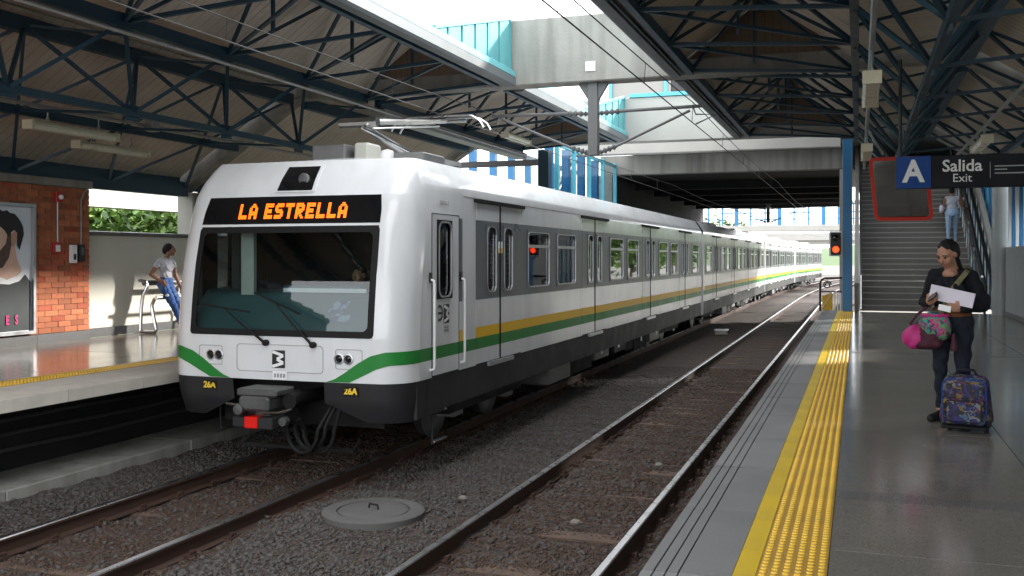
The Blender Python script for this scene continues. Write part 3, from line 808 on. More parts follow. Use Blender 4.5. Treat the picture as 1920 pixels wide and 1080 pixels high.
tag(MB().tube([(XW+0.02, 14.06, 3.66), (XW+0.02, 13.99, 3.60), (XW+0.02, 13.92, 3.45), (XW+0.02, 13.92, 2.68)], 0.014, 6).build('conduit', 'galv'), 'bent grey conduit dropping to the black switch box', 'conduit')

# stainless leaning rail
t = thing('leaning_rail', 'tubular stainless steel leaning bench bolted by the parapet wall', 'bench', (-12.8, 16.4, PZ))
for yy in (15.42, 17.05):
    MB().tube([(-12.78, yy, 2.03), (-12.62, yy, 2.0), (-12.60, yy, 1.93), (-12.70, yy, 1.75), (-12.74, yy, 1.5), (-12.76, yy, 1.07)], 0.034, 8).build('upright', 'steel', t, smooth=True)
    MB().tube([(-12.76, yy, 1.07), (-12.60, yy, 1.065), (-12.42, yy, 1.065), (-12.40, yy, 1.12), (-12.47, yy, 1.40), (-12.50, yy, 1.56), (-12.44, yy, 1.68), (-12.34, yy, 1.72)], 0.034, 8).build('support', 'steel', t, smooth=True)
    MB().tube([(-12.75, yy, 1.38), (-12.47, yy, 1.40)], 0.018, 6).build('link', 'steel', t)
MB().tube([(-12.64, 15.37, 1.98), (-12.64, 17.1, 1.98)], 0.05, 8).build('back_bar', 'dull_metal', t, smooth=True)
MB().tube([(-12.36, 15.37, 1.71), (-12.36, 17.1, 1.71)], 0.038, 8).build('seat_bar', 'steel', t, smooth=True)

# beyond the parapet: concrete guideway beam and trees come in the outdoor section
# ------------------------------------------------ fluorescent lights
def lamp(x, y0, y1, z, label, hang):
    t = thing('fluorescent_light', label, 'light', (x, (y0+y1)/2, z), group='fluorescent lights under the canopies')
    MB().prism([(x-0.09, z+0.06), (x-0.06, z+0.10), (x+0.06, z+0.10), (x+0.09, z+0.06), (x+0.085, z+0.03), (x-0.085, z+0.03)], y0, y1).build('housing', 'lamp_body', t)
    MB().prism([(x-0.085, z+0.03), (x+0.085, z+0.03), (x+0.06, z-0.025), (x-0.06, z-0.025)], y0+0.03, y1-0.03).build('diffuser', 'lamp_diffuser', t)
    for yy in (y0, y1):
        s_ = 0.04 if yy == y1 else -0.04
        MB().box(x-0.095, x+0.095, min(yy, yy+s_), max(yy, yy+s_), z-0.03, z+0.105).build('end_cap', 'lamp_body', t)
    for yy in (y0+0.35, y1-0.35):
        MB().tube([(x-0.05, yy, z+0.10), (x, yy, z+0.2), (x, yy, hang)], 0.012, 5).build('hanger', 'galv', t)
        MB().tube([(x+0.05, yy, z+0.10), (x, yy, z+0.2)], 0.012, 5).build('hanger', 'galv', t)
lamp(-11.40, 11.40, 13.15, 4.36, 'dusty fluorescent light nearest the tracks on the far canopy', 4.66)
lamp(-12.10, 13.10, 14.75, 4.28, 'dusty fluorescent light closer to the brick wall under the far canopy', 4.55)
lamp(-11.40, 21.0, 22.7, 4.36, 'fluorescent light farther along the far canopy, behind the train roof', 4.66)
lamp(-7.6, 21.4, 23.0, 5.22, 'pale fluorescent light hanging in the second bay over the train', 5.45)
lamp(0.13, 10.9, 12.6, 4.27, 'grimy fluorescent light seen end-on, first in the row over the platform centre', 4.66)
lamp(0.13, 17.8, 19.5, 4.27, 'grimy fluorescent light seen end-on, second in the row over the platform centre', 4.66)
lamp(1.92, 10.9, 12.6, 4.30, 'fluorescent light at the right edge of the picture above the exit sign', 4.56)
lamp(1.92, 17.4, 19.0, 4.30, 'small fluorescent light just behind the exit sign', 4.56)
for x, z, lab in ((-11.34, 4.68, 'long grey cable conduit carrying the lights of the far canopy'), (0.13, 4.68, 'long grey cable conduit over the platform centre'),
                  (1.92, 4.58, 'long grey cable conduit near the right wall carrying lights'), (-8.75, 5.30, 'thin grey conduit clipped along the valley of the far canopy')):
    tag(MB().tube([(x, -1, z), (x, 26.4, z)], 0.03, 6).build('cable_conduit', 'galv'), lab, 'conduit')
t = thing('junction_box', 'small grey junction box on the conduit of the far canopy lights', 'box', (-11.34, 14.0, 4.68))
MB().box(-11.42, -11.26, 13.9, 14.1, 4.60, 4.80).build('housing', 'galv', t, bevel=0.01)
MB().box(-11.255, -11.245, 13.92, 14.08, 4.62, 4.78).build('cover', 'galv', t)

# ------------------------------------------------ concourse over the tracks
cb = thing('concourse_building', 'grey concourse building bridging the tracks with turquoise framed upper windows', 'building', (XC, 45, 0))
MB().box(-8.9, -0.5, 30.8, 31.2, 5.72, 6.06).build('tie_beam', 'concrete_pale', cb, bevel=0.02)
MB().box(-9.0, -0.45, 35.8, 36.3, 5.50, 6.20).build('girder', 'concrete', cb, bevel=0.02)
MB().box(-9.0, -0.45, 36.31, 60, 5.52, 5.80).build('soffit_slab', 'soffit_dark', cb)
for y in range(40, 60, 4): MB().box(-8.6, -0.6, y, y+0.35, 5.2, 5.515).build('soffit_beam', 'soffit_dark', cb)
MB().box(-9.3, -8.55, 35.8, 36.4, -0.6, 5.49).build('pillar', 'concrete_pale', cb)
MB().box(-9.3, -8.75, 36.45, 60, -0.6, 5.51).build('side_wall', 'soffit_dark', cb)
for y in (35.85, 44, 52, 59.5): MB().box(-0.62, -0.47, y, y+0.3, -0.6, 5.49).build('pillar', 'concrete_pale', cb)
fy = 33.0
MB().box(-8.1, 6.0, fy, 58, 6.35, 6.95).build('floor_slab', 'concrete_pale', cb)
MB().box(-8.0, 6.0, fy+0.25, 57, 9.3, 9.6).build('roof', 'facade_grey', cb)
xs = [-8.0, -6.1, -4.9, -3.3, -1.6, 0.1, 1.8, 3.5, 5.2]
for i in range(8):
    a, b = xs[i], xs[i+1]
    dk = i in (1,)
    wn = MB().box(a+0.06, b-0.06, fy+0.30, fy+0.36, 6.96, 9.28).build('wall_panel', 'facade_grey', cb) if i in (0, 2, 4) else None
    if wn is None:
        fr = MB().ring([(a+.06, 6.96), (b-.06, 6.96), (b-.06, 9.28), (a+.06, 9.28)], [(a+.16, 7.7), (b-.16, 7.7), (b-.16, 8.9), (a+.16, 8.9)], lambda p, q, c_: (p, fy+0.32-c_, q), 0, 0.06).build('window', 'facade_grey', cb)
        MB().box(a+.16, b-.16, fy+0.33, fy+0.34, 7.7, 8.9).build('pane', 'black_gloss' if dk else 'clear_glass', fr)
    MB().box(a-0.06, a+0.058, fy+0.22, fy+0.40, 6.955, 9.29).build('mullion', 'frame_cyan', cb)
MB().box(-8.1, 5.9, fy-0.03, fy-0.002, 6.78, 6.94).build('fascia_strip', 'frame_cyan', cb)

# glazed stair enclosure on the far platform
ge = thing('glazed_stair_enclosure', 'blue glazed stair enclosure with cyan mullions behind the train roof', 'glazing', (-8.4, 31, PZ))
ys = [28.2, 30.05, 31.9, 33.75, 35.6]
for i, y in enumerate(ys):
    MB().box(-8.46, -8.34, y-0.06, y+0.06, PZ, 5.9).build('mullion', 'frame_cyan', ge)
    MB().box(-8.95, -8.72, y+0.5, y+0.75, PZ, 5.9).build('inner_post', 'bright_blue', ge)
for z in (1.15, 3.1, 4.35, 5.8):
    for i in range(4): MB().box(-8.44, -8.36, ys[i]+0.062, ys[i+1]-0.062, z-0.05, z+0.05).build('transom', 'frame_cyan', ge)
for i in range(4):
    for za, zb in ((1.2, 3.05), (3.15, 4.30), (4.40, 5.75)):
        MB().box(-8.405, -8.395, ys[i]+0.062, ys[i+1]-0.062, za, zb).build('pane', 'clear_glass', ge)
MB().beam((-9.6, 28.0, 2.2), (-9.6, 35.5, 6.6), 0.10, 0.35).build('stair_stringer', 'concrete_pale', ge)
MB().beam((-9.0, 28.0, 3.2), (-9.0, 35.0, 7.2), 0.06).build('handrail', 'steel', ge)
tag(MB().box(-8.68, -8.36, 27.2, 27.55, PZ, 5.55).build('blue_column', 'steel_blue', bevel=0.01), 'dark blue steel column at the end of the far canopy', 'column')
sc = thing('blue_post_screen', 'row of blue steel posts against the white sky behind the train roof', 'screen', (-13.3, 34, PZ))
for i in range(9):
    y = 29.6+2.15*i
    MB().box(-13.42, -13.18, y-0.14, y+0.14, 2.9 if y < 35.5 else PZ, 6.6).build('post', 'bright_blue', sc)
MB().box(-13.40, -13.2, 27.0, 48, 6.602, 6.8).build('head_beam', 'steel_blue', sc)
MB().box(-13.36, -13.28, 27.0, 48, 4.7, 4.78).build('rail', 'galv', sc)
tag(MB().box(-13.0, -9.0, 28.6, 28.85, 5.25, 5.42).build('cable_tray', 'signal_black'), 'black cable tray hanging across the end of the far canopy', 'cable tray')

# ------------------------------------------------ near platform: column, stairs, escalator, wall
tag(MB().box(-0.40, -0.16, 27.85, 28.15, PZ, 5.6).build('blue_column', 'bright_blue', bevel=0.01), 'tall blue steel column at the foot of the stairs beside the signal', 'column')
st = thing('staircase', 'wide stone staircase with pale nosings rising to the concourse', 'stairs', (1.2, 28.6, PZ))
NS = 30; rise, run = 0.158, 0.30
sm = MB().box(0.02, 2.96, 0, 0.62, -0.16, -0.012).mesh('step', 'stair_stone')
nm_ = MB().box(0.02, 2.96, -0.012, 0.05, -0.030, 0.0).mesh('nosing', 'stair_nosing')
for i in range(NS):
    zz = rise*(i+1)
    link('step', sm, st, (-1.2, run*i, zz)); link('nosing', nm_, st, (-1.2, run*i, zz))
dots = MB().box(-0.03, 0.03, 0.06, 0.16, -0.012, 0.001).mesh('grip_pad', 'mark_white')
for i in range(4, NS):
    for x in (0.55, 1.45): link('grip_pad', dots, st, (x-1.2, run*i, rise*(i+1)))
MB().beam((-0.05, 28.5, PZ+0.35), (-0.05, 37.6, PZ+0.35+9.1*rise/run), 0.12, 0.9).build('stringer', 'concrete_pale', st)
MB().tube([(0.06, 28.4, PZ+0.05), (0.06, 28.4, PZ+0.95), (0.06, 37.4, PZ+0.95+9.0*rise/run)], 0.03, 8).build('handrail', 'steel', st, smooth=True)
for i in range(5): MB().tube([(0.06, 29.5+1.8*i, PZ+0.3+(0.9+1.8*i)*rise/run), (0.06, 29.5+1.8*i, PZ+1.0+(1.0+1.8*i)*rise/run)], 0.02, 6).build('baluster', 'steel', st)
MB().box(-0.1, 3.6, 37.6, 46, 5.3, 5.72).build('landing', 'concrete', st)
sr = thing('stair_railing', 'black panelled railing with steel handrails along the right of the staircase', 'railing', (3.1, 28.6, PZ))
sl = rise/run
MB().beam((3.10, 28.4, PZ+0.30), (3.10, 37.6, PZ+0.30+9.2*sl), 0.05, 0.85).build('panel', 'signal_black', sr)
for dz, r_ in ((0.95, 0.03), (0.72, 0.022)):
    pts = [(2.98, 28.0, PZ+dz)]
    for i in range(4): pts += [(2.98, 28.6+2.25*i, PZ+dz+2.25*i*sl), (2.98, 30.4+2.25*i, PZ+dz+(1.8+2.25*i)*sl)]
    MB().tube(pts, r_, 8).build('handrail', 'steel', sr, smooth=True)
for i in range(7): MB().tube([(2.98, 28.4+1.45*i, PZ+max(0, (1.45*i-0.3)*sl)), (2.98, 28.4+1.45*i, PZ+0.95+1.45*i*sl)], 0.022, 6).build('post', 'galv', sr)
MB().tube([(3.22, 27.9, PZ+0.6), (3.22, 28.0, PZ+0.95), (3.22, 28.4, PZ+1.0), (3.22, 37.6, PZ+1.0+9.2*sl)], 0.05, 8).build('wall_rail', 'black_rubber', sr, smooth=True)
MB().beam((3.38, 28.0, PZ+0.9), (3.38, 37.6, PZ+0.9+9.6*sl), 0.06, 0.5).build('side_skirt', 'concrete_pale', sr)

rw = thing('right_wall', 'grey panelled wall with a rounded corner column and blue framed windows above', 'wall', (3.5, 22, PZ))
for i in range(8):
    y0 = 12.0+1.95*i
    MB().box(3.44, 3.60, y0+0.004, y0+1.946, PZ+0.10, 2.72).build('wall_panel', 'panel_grey', rw)
    MB().box(3.425, 3.60, y0, y0+1.95, PZ, PZ+0.098).build('skirting', 'granite_skirt', rw)
for i in range(26):
    y0 = 12.0+0.6*i
    if not 16.5 < y0 < 19: MB().box(3.46, 3.58, y0, y0+0.11, 2.723, 4.5).build('mullion', 'mark_white' if i % 2 else 'bright_blue', rw)
    if y0 < 16.5 or 19 < y0 < 23.0: MB().box(3.50, 3.56, y0+0.112, y0+0.598, 2.724, 4.5).build('fill_light_panel', 'fill_light_pane', rw)  # unseen translucent panels, added to brighten the station softly
MB().box(3.51, 3.53, 23.2, 27.5, 2.724, 4.5).build('pane', 'clear_glass', rw)
for i in range(9):  # unseen run of wall, extended to keep sun off the near floor
    MB().box(3.44, 3.60, -5.6+1.95*i+0.004, -5.6+1.95*i+1.946, PZ, 2.72).build('wall_panel', 'panel_grey', rw)
    MB().box(3.50, 3.56, -5.6+1.95*i+0.06, -5.6+1.95*i+1.89, 2.724, 4.5).build('fill_light_panel', 'fill_light_pane', rw)  # same added fill panes above the unseen run of wall
    MB().box(3.46, 3.58, -5.6+1.95*i-0.055, -5.6+1.95*i+0.055, 2.724, 4.5).build('mullion', 'bright_blue', rw)
MB().lathe([(0.21, PZ), (0.21, 5.6)], (3.36, 27.6, 0), 24).build('corner_column', 'panel_grey', rw, smooth=True)
rg = thing('blue_panel_glazing', 'bright blue panelled glazing rising beside the staircase', 'glazing', (3.55, 32, PZ))
for i in range(26):
    y0 = 28.0+0.75*i
    MB().box(3.50, 3.56, y0+0.03, y0+0.72, 1.0, 7.4).build('panel', 'frame_cyan' if i % 3 == 1 else 'bright_blue', rg)  # opaque panels, height raised to keep sun off the carriages
    MB().box(3.47, 3.58, y0-0.03, y0+0.03, 1.0, 7.4).build('mullion', 'bright_blue', rg)
MB().box(-3.0, 3.75, 27.15, 38.6, 7.42, 7.6).build('sun_block_roof', 'concrete_pale', cb)  # roof slab added to keep sun patches off the train side
bk = thing('concourse_window', 'band of blue and white windows at the head of the stairs', 'window', (1.6, 44, 5.7))
for i in range(13):
    x = -0.1+0.3*i
    MB().box(x-0.03, x+0.03, 44.0, 44.1, 5.72, 8.2).build('mullion', ('bright_blue', 'signal_black', 'mark_white')[i % 3], bk)
for z in (6.2, 6.9, 7.6): MB().box(-0.2, 3.7, 44.1, 44.16, z-0.05, z+0.05).build('transom', 'signal_black', bk)

# signal, gate and guard rail at the platform end
t = thing('track_signal', 'two-lamp railway signal showing red, fixed beside the blue column', 'signal', (-0.55, 27.75, 2.9))
MB().box(-0.74, -0.43, 27.78, 27.80, 2.50, 3.16).build('backboard', 'mark_white', t)
MB().box(-0.70, -0.44, 27.62, 27.775, 2.54, 3.12).build('housing', 'signal_black', t, bevel=0.01)
for z, mm in ((2.98, 'black_gloss'), (2.68, 'signal_red')):
    MB().lathe([(0.085, 0.0), (0.07, -0.02), (0.0, -0.03)], (-0.57, 27.615, z), 16, 'y').build('lamp_lens', mm, t)
    m = MB()
    for k in range(9):
        a0, a1 = R(180*k/9), R(180*(k+1)/9)
        m.add([(-0.57+0.1*math.cos(a0), 27.62, z+0.1*math.sin(a0)), (-0.57+0.1*math.cos(a1), 27.62, z+0.1*math.sin(a1)), (-0.57+0.1*math.cos(a1), 27.5, z+0.1*math.sin(a1)), (-0.57+0.1*math.cos(a0), 27.5, z+0.1*math.sin(a0))], [(0,1,2,3)])
    m.build('visor', 'signal_black', t)
MB().box(-0.45, -0.40, 27.7, 27.9, 2.6, 3.0).build('bracket', 'galv', t)
t = thing('platform_end_gate', 'black tubular gate with a scroll and yellow panel closing the platform end', 'gate', (-0.75, 28.1, PZ))
MB().tube([(-0.98, 28.1, PZ), (-0.98, 28.1, PZ+0.75), (-0.94, 28.1, PZ+0.84), (-0.86, 28.1, PZ+0.88), (-0.42, 28.1, PZ+0.89)], 0.028, 8).build('frame_tube', 'signal_black', t, smooth=True)
MB().tube([(-0.80+0.11*math.cos(a/10*6.28*1.2)*(1-a/22), 28.1, PZ+0.70+0.11*math.sin(a/10*6.28*1.2)*(1-a/22)) for a in range(14)], 0.018, 6).build('scroll', 'signal_black', t, smooth=True)
MB().box(-0.95, -0.42, 28.09, 28.12, PZ+0.50, PZ+0.535).build('cross_bar', 'signal_black', t)
MB().prism([(-0.93, PZ+0.02), (-0.66, PZ+0.02), (-0.66, PZ+0.47), (-0.70, PZ+0.49), (-0.93, PZ+0.40)], 28.085, 28.12).build('yellow_panel', 'gate_yellow', t)
MB().beam((-0.92, 28.078, PZ+0.1), (-0.70, 28.078, PZ+0.44), 0.035, 0.012).build('white_slash', 'mark_white', t)
for i in range(3): MB().box(-0.62+0.07*i, -0.585+0.07*i, 28.09, 28.12, PZ+0.02, PZ+0.49).build('bar', 'mark_white', t)

# exit sign
t = thing('exit_sign', 'hanging black exit sign with a blue letter panel, reading Salida and Exit', 'sign', (1.3, 11.7, 3.20))
MB().box(0.385, 2.70, 11.66, 11.76, 3.205, 3.555).build('board', 'sign_black', t, bevel=0.006)
bp = MB().box(0.387, 0.735, 11.645, 11.657, 3.207, 3.553).build('letter_panel', 'sign_blue', t)
text_obj('letter', 'A', 0.33, 'sign_white', (0.560-1.3, 11.64-11.7, 3.38-3.20), FACE_CAM, bp, bold=0.010, sx=0.92)
text_obj('lettering', 'Salida', 0.178, 'sign_white', (1.045-1.3, 11.655-11.7, 3.435-3.20), FACE_CAM, t, bold=0.003, sx=0.98)
text_obj('lettering', 'Exit', 0.125, 'sign_white', (1.045-1.3, 11.655-11.7, 3.305-3.20), FACE_CAM, t, sx=1.0)
MB().box(1.315, 1.320, 11.654, 11.659, 3.30, 3.47).build('divider', 'mark_grey', t)
for z, l_ in ((3.425, 0.36), (3.390, 0.12), (3.350, 0.28)):
    MB().box(1.36, 1.36+l_, 11.655, 11.6585, z-0.006, z+0.006).build('small_print', 'mark_grey', t)
for x in (0.43, 2.6): MB().tube([(x, 11.71, 3.55), (x, 11.71, 4.62)], 0.022, 6).build('hanger', 'signal_black', t)

# red framed mirror
t = thing('driver_mirror', 'red framed rectangular mirror hanging behind the exit sign', 'mirror', (0.67, 18.3, 3.5))
def mp_(a, b, c_): return (a-0.10*(b-3.7), 18.3+c_*1.0-0.42*(b-3.2)*0.6, b)
o_ = rrect(0.20, 1.14, 3.09, 4.16, 0.10); i_ = rrect(0.26, 1.08, 3.15, 4.10, 0.05)
MB().ring(o_, i_, mp_, 0.03, -0.03).build('frame', 'frame_red', t)
MB().add([mp_(a, b, 0.0) for a, b in i_], [tuple(range(len(i_)))]).build('mirror_glass', 'mirror', t)
MB().add([mp_(a, b, 0.028) for a, b in o_], [tuple(range(len(o_)))]).build('back', 'frame_red', t)
MB().tube([(0.4, 18.0, 4.2), (0.25, 18.1, 4.45), (0.15, 18.15, 4.68)], 0.025, 6).build('arm', 'galv', t)
# ================================================================== TRAIN
def lerp_tab(tab, v):
    if v <= tab[0][0]: return tab[0][1]
    for (a, fa), (b, fb) in zip(tab[:-1], tab[1:]):
        if v <= b: return fa+(fb-fa)*(v-a)/(b-a)
    return tab[-1][1]
WTAB = [(0.4, 1.56), (1.04, 1.6), (3.2, 1.6), (3.32, 1.595), (3.36, 1.575), (3.59, 1.42), (3.64, 1.365)]
YTAB = [(0.5, 0.16), (0.8, 0.03), (1.04, 0.0), (1.55, 0.0), (2.2, 0.07), (2.83, 0.20), (3.19, 0.33), (3.40, 0.47), (3.55, 0.61), (3.64, 0.72)]
def W_(z): return lerp_tab(WTAB, z)
WFTAB = [(0.4, 1.56), (1.04, 1.6), (2.5, 1.6), (3.0, 1.572), (3.3, 1.50), (3.64, 1.365)]
def Wf(z): return lerp_tab(WFTAB, z)      # the nose tapers a little towards the roof
def F_(u, z):
    a = abs(u); y = lerp_tab(YTAB, z)+0.05*a*a
    q = min(1, max(0, (z-2.9)/0.7)); st = 0.78+0.14*q
    if a > st: y += (0.40-0.26*q)*(1-math.sqrt(max(0, 1-((a-st)/(1-st))**2)))
    return y
def Fp(x, z, off=0.0): return (x, F_(x/Wf(z), z)-off, z)
def Fu(u, z, off=0.0):
    e = off*0.7*(1 if u > 0 else -1) if abs(u) > 0.86 else 0.0
    return (u*Wf(z)+e, F_(u, z)-off, z)
CL = 22.1
DOORS = [3.14, 8.46, 13.81, 18.89]
WINS = [(4.36, 5.51), (5.91, 7.10), (9.66, 10.87), (11.27, 12.45), (14.90, 16.12), (16.52, 17.68), (20.2, 21.45)]

def quads(m, ys, zs, fx, mfn, skip=None):
    o = len(m.v); n = len(zs)
    for y in ys:
        for z in zs: m.v.append(fx(y, z))
    for i in range(len(ys)-1):
        for j in range(n-1):
            yc, zc = (ys[i]+ys[i+1])/2, (zs[j]+zs[j+1])/2
            if skip and skip(yc, zc): continue
            a = o+i*n+j; m.f.append((a, a+n, a+n+1, a+1)); m.m.append(mfn(yc, zc))
BODY_MATS = ['white_paint', 'stripe_green', 'stripe_yellow', 'band_grey']
def livery(start):
    def fn(y, z):
        if 1.25 < z < 1.40: return 1
        if y > start and 1.40 < z < 1.54: return 2
        if y > start and 1.90 < z < 2.95: return 3
        return 0
    return fn

WHEEL = MB().lathe([(0.0, -0.07), (0.12, -0.07), (0.13, -0.03), (0.34, -0.02), (0.36, -0.065), (0.43, -0.065), (0.435, 0.05), (0.46, 0.055), (0.455, 0.075), (0.30, 0.07), (0.12, 0.08), (0, 0.08)], (0,0,0), 24, 'x').mesh('wheel', 'dull_metal', smooth=True)
def leaf_mesh(sx, hand):
    """door leaf, hand -1 towards the front; local y=0 at the seam"""
    ys = [0.012, 0.13, 0.55, 0.915]
    if hand < 0: ys = [-v for v in reversed(ys)]
    wy = (0.13, 0.55) if hand > 0 else (-0.55, -0.13)
    m = MB(); zs = [1.055, 1.25, 1.40, 1.54, 1.90, 1.96, 2.91, 2.95, 3.175]
    quads(m, ys, zs, lambda y, z: (sx*1.604, y, z), livery(-9), lambda y, z: wy[0] < y < wy[1] and 1.96 < z < 2.91)
    for ya in (ys[0], ys[-1]):
        quads(m, [0, 1], zs, lambda t, z: (sx*(1.604-0.05*t), ya, z), lambda t, z: livery(-9)(0, z))
    pane = MB().box(min(sx*1.585, sx*1.59), max(sx*1.585, sx*1.59), wy[0], wy[1], 1.96, 2.91)
    seal = MB(); outer = rrect(wy[0], wy[1], 1.96, 2.91, 0.004); inner = rrect(wy[0]+0.03, wy[1]-0.03, 1.99, 2.88, 0.11)
    seal.ring(outer, inner, lambda a, b, t: (sx*t, a, b), 1.58, 1.612)
    trim = MB(); trim.ring(rrect(wy[0]+0.028, wy[1]-0.028, 1.988, 2.882, 0.11), rrect(wy[0]+0.042, wy[1]-0.042, 2.002, 2.868, 0.10), lambda a, b, t: (sx*t, a, b), 1.60, 1.618)
    return m.mesh('door_leaf', BODY_MATS), pane.mesh('pane', 'window_glass'), seal.mesh('window_seal', 'band_grey'), trim.mesh('window_trim', 'brushed_alu')
LEAVES = {(sx, h): leaf_mesh(sx, h) for sx in (-1, 1) for h in (-1, 1)}
def window_mesh(sx, w_):
    o1 = rrect(0, w_, 1.98, 2.88, 0.004); i1 = rrect(0.028, w_-0.028, 2.008, 2.852, 0.09)
    fr = MB().ring(o1, i1, lambda a, b, t: (sx*t, a, b), 1.58, 1.612).mesh('window_frame', 'band_grey')
    tr = MB().ring(rrect(0.026, w_-0.026, 2.006, 2.854, 0.09), rrect(0.042, w_-0.042, 2.022, 2.838, 0.08), lambda a, b, t: (sx*t, a, b), 1.60, 1.617).mesh('window_trim', 'brushed_alu')
    pn = MB().box(min(sx*1.585, sx*1.59), max(sx*1.585, sx*1.59), 0.0, w_, 1.98, 2.88).mesh('pane', 'window_glass')
    br = MB().box(min(sx*1.595, sx*1.62), max(sx*1.595, sx*1.62), 0.04, w_-0.04, 2.61, 2.655).mesh('sliding_bar', 'brushed_alu')
    return fr, tr, pn, br

def carriage(loc, rz, label, cab):
    c = thing('train_carriage', label, 'train', loc, rz, 'carriages of the white metro train')
    B = lambda m, name, mats, parent=None, **k: m.build(name, mats, parent or c, world=False, **k)
    start = 2.21 if cab else 0.25
    wins = list(WINS)+([] if cab else [(0.6, 1.95)])
    # ---- shell
    m = MB()
    zs = [1.04, 1.25, 1.40, 1.54, 1.90, 1.98, 2.88, 2.95, 3.2, 3.32, 3.36, 3.59, 3.64]
    ys = sorted(set([1.75 if cab else 0.0, start, CL]+[v for d in DOORS for v in (d-0.92, d+0.92)]+[v for w_ in wins for v in w_]))
    def hole(y, z):
        if 1.04 < z < 3.2 and any(abs(y-d) < 0.92 for d in DOORS): return True
        return 1.98 < z < 2.88 and any(a < y < b for a, b in wins)
    for sx in (1, -1):
        quads(m, ys, zs, lambda y, z: (sx*W_(z), y, z), livery(start), hole)
        if cab:   # corner to the cab door rear edge; cab door opening left out on both sides
            zz = sorted(set(zs+[2.98, 1.15, 1.3, 1.42, 1.55, 1.75, 2.0, 2.25, 2.5, 2.7, 2.83, 3.08, 3.19, 3.26, 3.33, 3.40, 3.48, 3.55, 3.60]))
            cy = lambda t, z: (F_(1, z), max(F_(1, z), 0.78), max(F_(1, z), 1.62), 1.75)[int(t)]
            quads(m, [0, 1, 2, 3], zz, lambda t, z: (sx*(Wf(z) if t == 0 else (Wf(z)+W_(z))/2 if t == 1 and z > 2.98 else W_(z)), cy(t, z), z), livery(start), lambda t, z: 1 < t < 2 and z < 2.98)
        for d in DOORS:   # reveal above and below doors
            quads(m, [d-0.92, d+0.92], [3.176, 3.2], lambda y, z: (sx*1.6, y, z), lambda y, z: 0)
    yr0 = (lambda u: F_(u, 3.64)) if cab else (lambda u: 0.0)
    us = [-1+2*i/24 for i in range(25)]
    o = len(m.v); steps = [0, 0.15, 0.4, 0.8, 1.5, 22.1]
    for s_ in steps:
        for u in us:
            y = s_ if s_ > 2 else yr0(u)+s_
            m.v.append((u*1.365, y, 3.64+0.11*(1-u*u)*min(1, s_/0.8 if cab else 1)))
    for i in range(len(steps)-1):
        for j in range(24):
            a = o+i*25+j; m.f.append((a, a+25, a+26, a+1)); m.m.append(0)
    if cab:
        ul = [-1, -.985, -.96, -.93, -.89, -.85, -.81, -.755, -.6, -.4, -.2, 0, .2, .4, .6, .755, .81, .85, .89, .93, .96, .985, 1]
        zl = [1.04, 1.15, 1.25, 1.3, 1.40, 1.42, 1.54, 1.55, 1.75, 1.90, 1.98, 2.0, 2.25, 2.5, 2.7, 2.83, 2.88, 2.95, 2.98, 3.08, 3.19, 3.2, 3.26, 3.32, 3.33, 3.36, 3.40, 3.48, 3.55, 3.59, 3.60, 3.64]
        o = len(m.v)
        for u in ul:
            for z in zl: m.v.append(Fu(u, z))
        for i in range(len(ul)-1):
            for j in range(len(zl)-1):
                if abs((ul[i]+ul[i+1])/2) < 0.755 and 1.55 < (zl[j]+zl[j+1])/2 < 2.83: continue
                a = o+i*len(zl)+j; m.f.append((a, a+len(zl), a+len(zl)+1, a+1)); m.m.append(0)
    shell = B(m, 'body_shell', BODY_MATS, smooth=True)
    # end walls
    for y in ([CL] if cab else [0.0, CL]):
        B(MB().prism([(-1.6, 0.62), (1.6, 0.62), (1.6, 3.2), (1.34, 3.64), (0.7, 3.72), (-0.7, 3.72), (-1.34, 3.64), (-1.6, 3.2)], y-0.02, y+0.02), 'end_wall', 'white_paint')
    B(MB().box(-0.75, 0.75, CL+0.02, CL+0.40, 1.05, 3.2), 'gangway_bellows', 'black_rubber')
    # ---- doors and windows
    wcache = {}
    for sx in (1, -1):
        for d in DOORS:
            for h in (-1, 1):
                lm, pm, sm_, tm = LEAVES[(sx, h)]
                lf = link('door_leaf', lm, c, (0, d, 0))
                link('pane', pm, lf); link('window_seal', sm_, lf); link('window_trim', tm, lf)
            B(MB().box(min(sx*1.59, sx*1.612), max(sx*1.59, sx*1.612), d-0.02, d+0.02, 1.05, 3.18), 'door_seam', 'black_rubber')
            B(MB().box(min(sx*1.60, sx*1.645), max(sx*1.60, sx*1.645), d-1.0, d+1.0, 3.178, 3.225), 'door_track', 'black_rubber')
            B(MB().box(min(sx*1.60, sx*1.64), max(sx*1.60, sx*1.64), d-0.5, d+0.5, 0.99, 1.045), 'door_sill', 'brushed_alu')
            if sx > 0 and cab and d < 4:
                for e in (-0.055, 0.055):
                    B(MB().box(1.606, 1.612, d+e-0.03, d+e+0.03, 2.52, 2.68), 'warning_sticker', 'mark_white'); B(MB().box(1.6125, 1.614, d+e-0.03, d+e+0.03, 2.52, 2.59), 'warning_sticker', 'mark_yellow')
        for a, b in wins:
            k = (sx, round(b-a, 3))
            if k not in wcache: wcache[k] = window_mesh(sx, b-a)
            fr, tr, pn, br = wcache[k]
            f = link('window_frame', fr, c, (0, a, 0)); link('window_trim', tr, f); link('pane', pn, f); link('sliding_bar', br, f)
        B(MB().box(min(sx*1.54, sx*1.59), max(sx*1.54, sx*1.59), 0.7 if cab else 0.0, CL, 0.63, 1.038), 'skirt', 'skirt_grey')
        B(MB().box(min(sx*1.598, sx*1.6035), max(sx*1.598, sx*1.6035), 1.8 if cab else 0.05, CL-0.05, 3.232, 3.238), 'panel_joint', 'mark_grey')
        for yy in (7.42, 12.78, 18.0): B(MB().box(min(sx*1.598, sx*1.6015), max(sx*1.598, sx*1.6015), yy-0.003, yy+0.003, 1.05, 3.2), 'panel_joint', 'mark_grey')
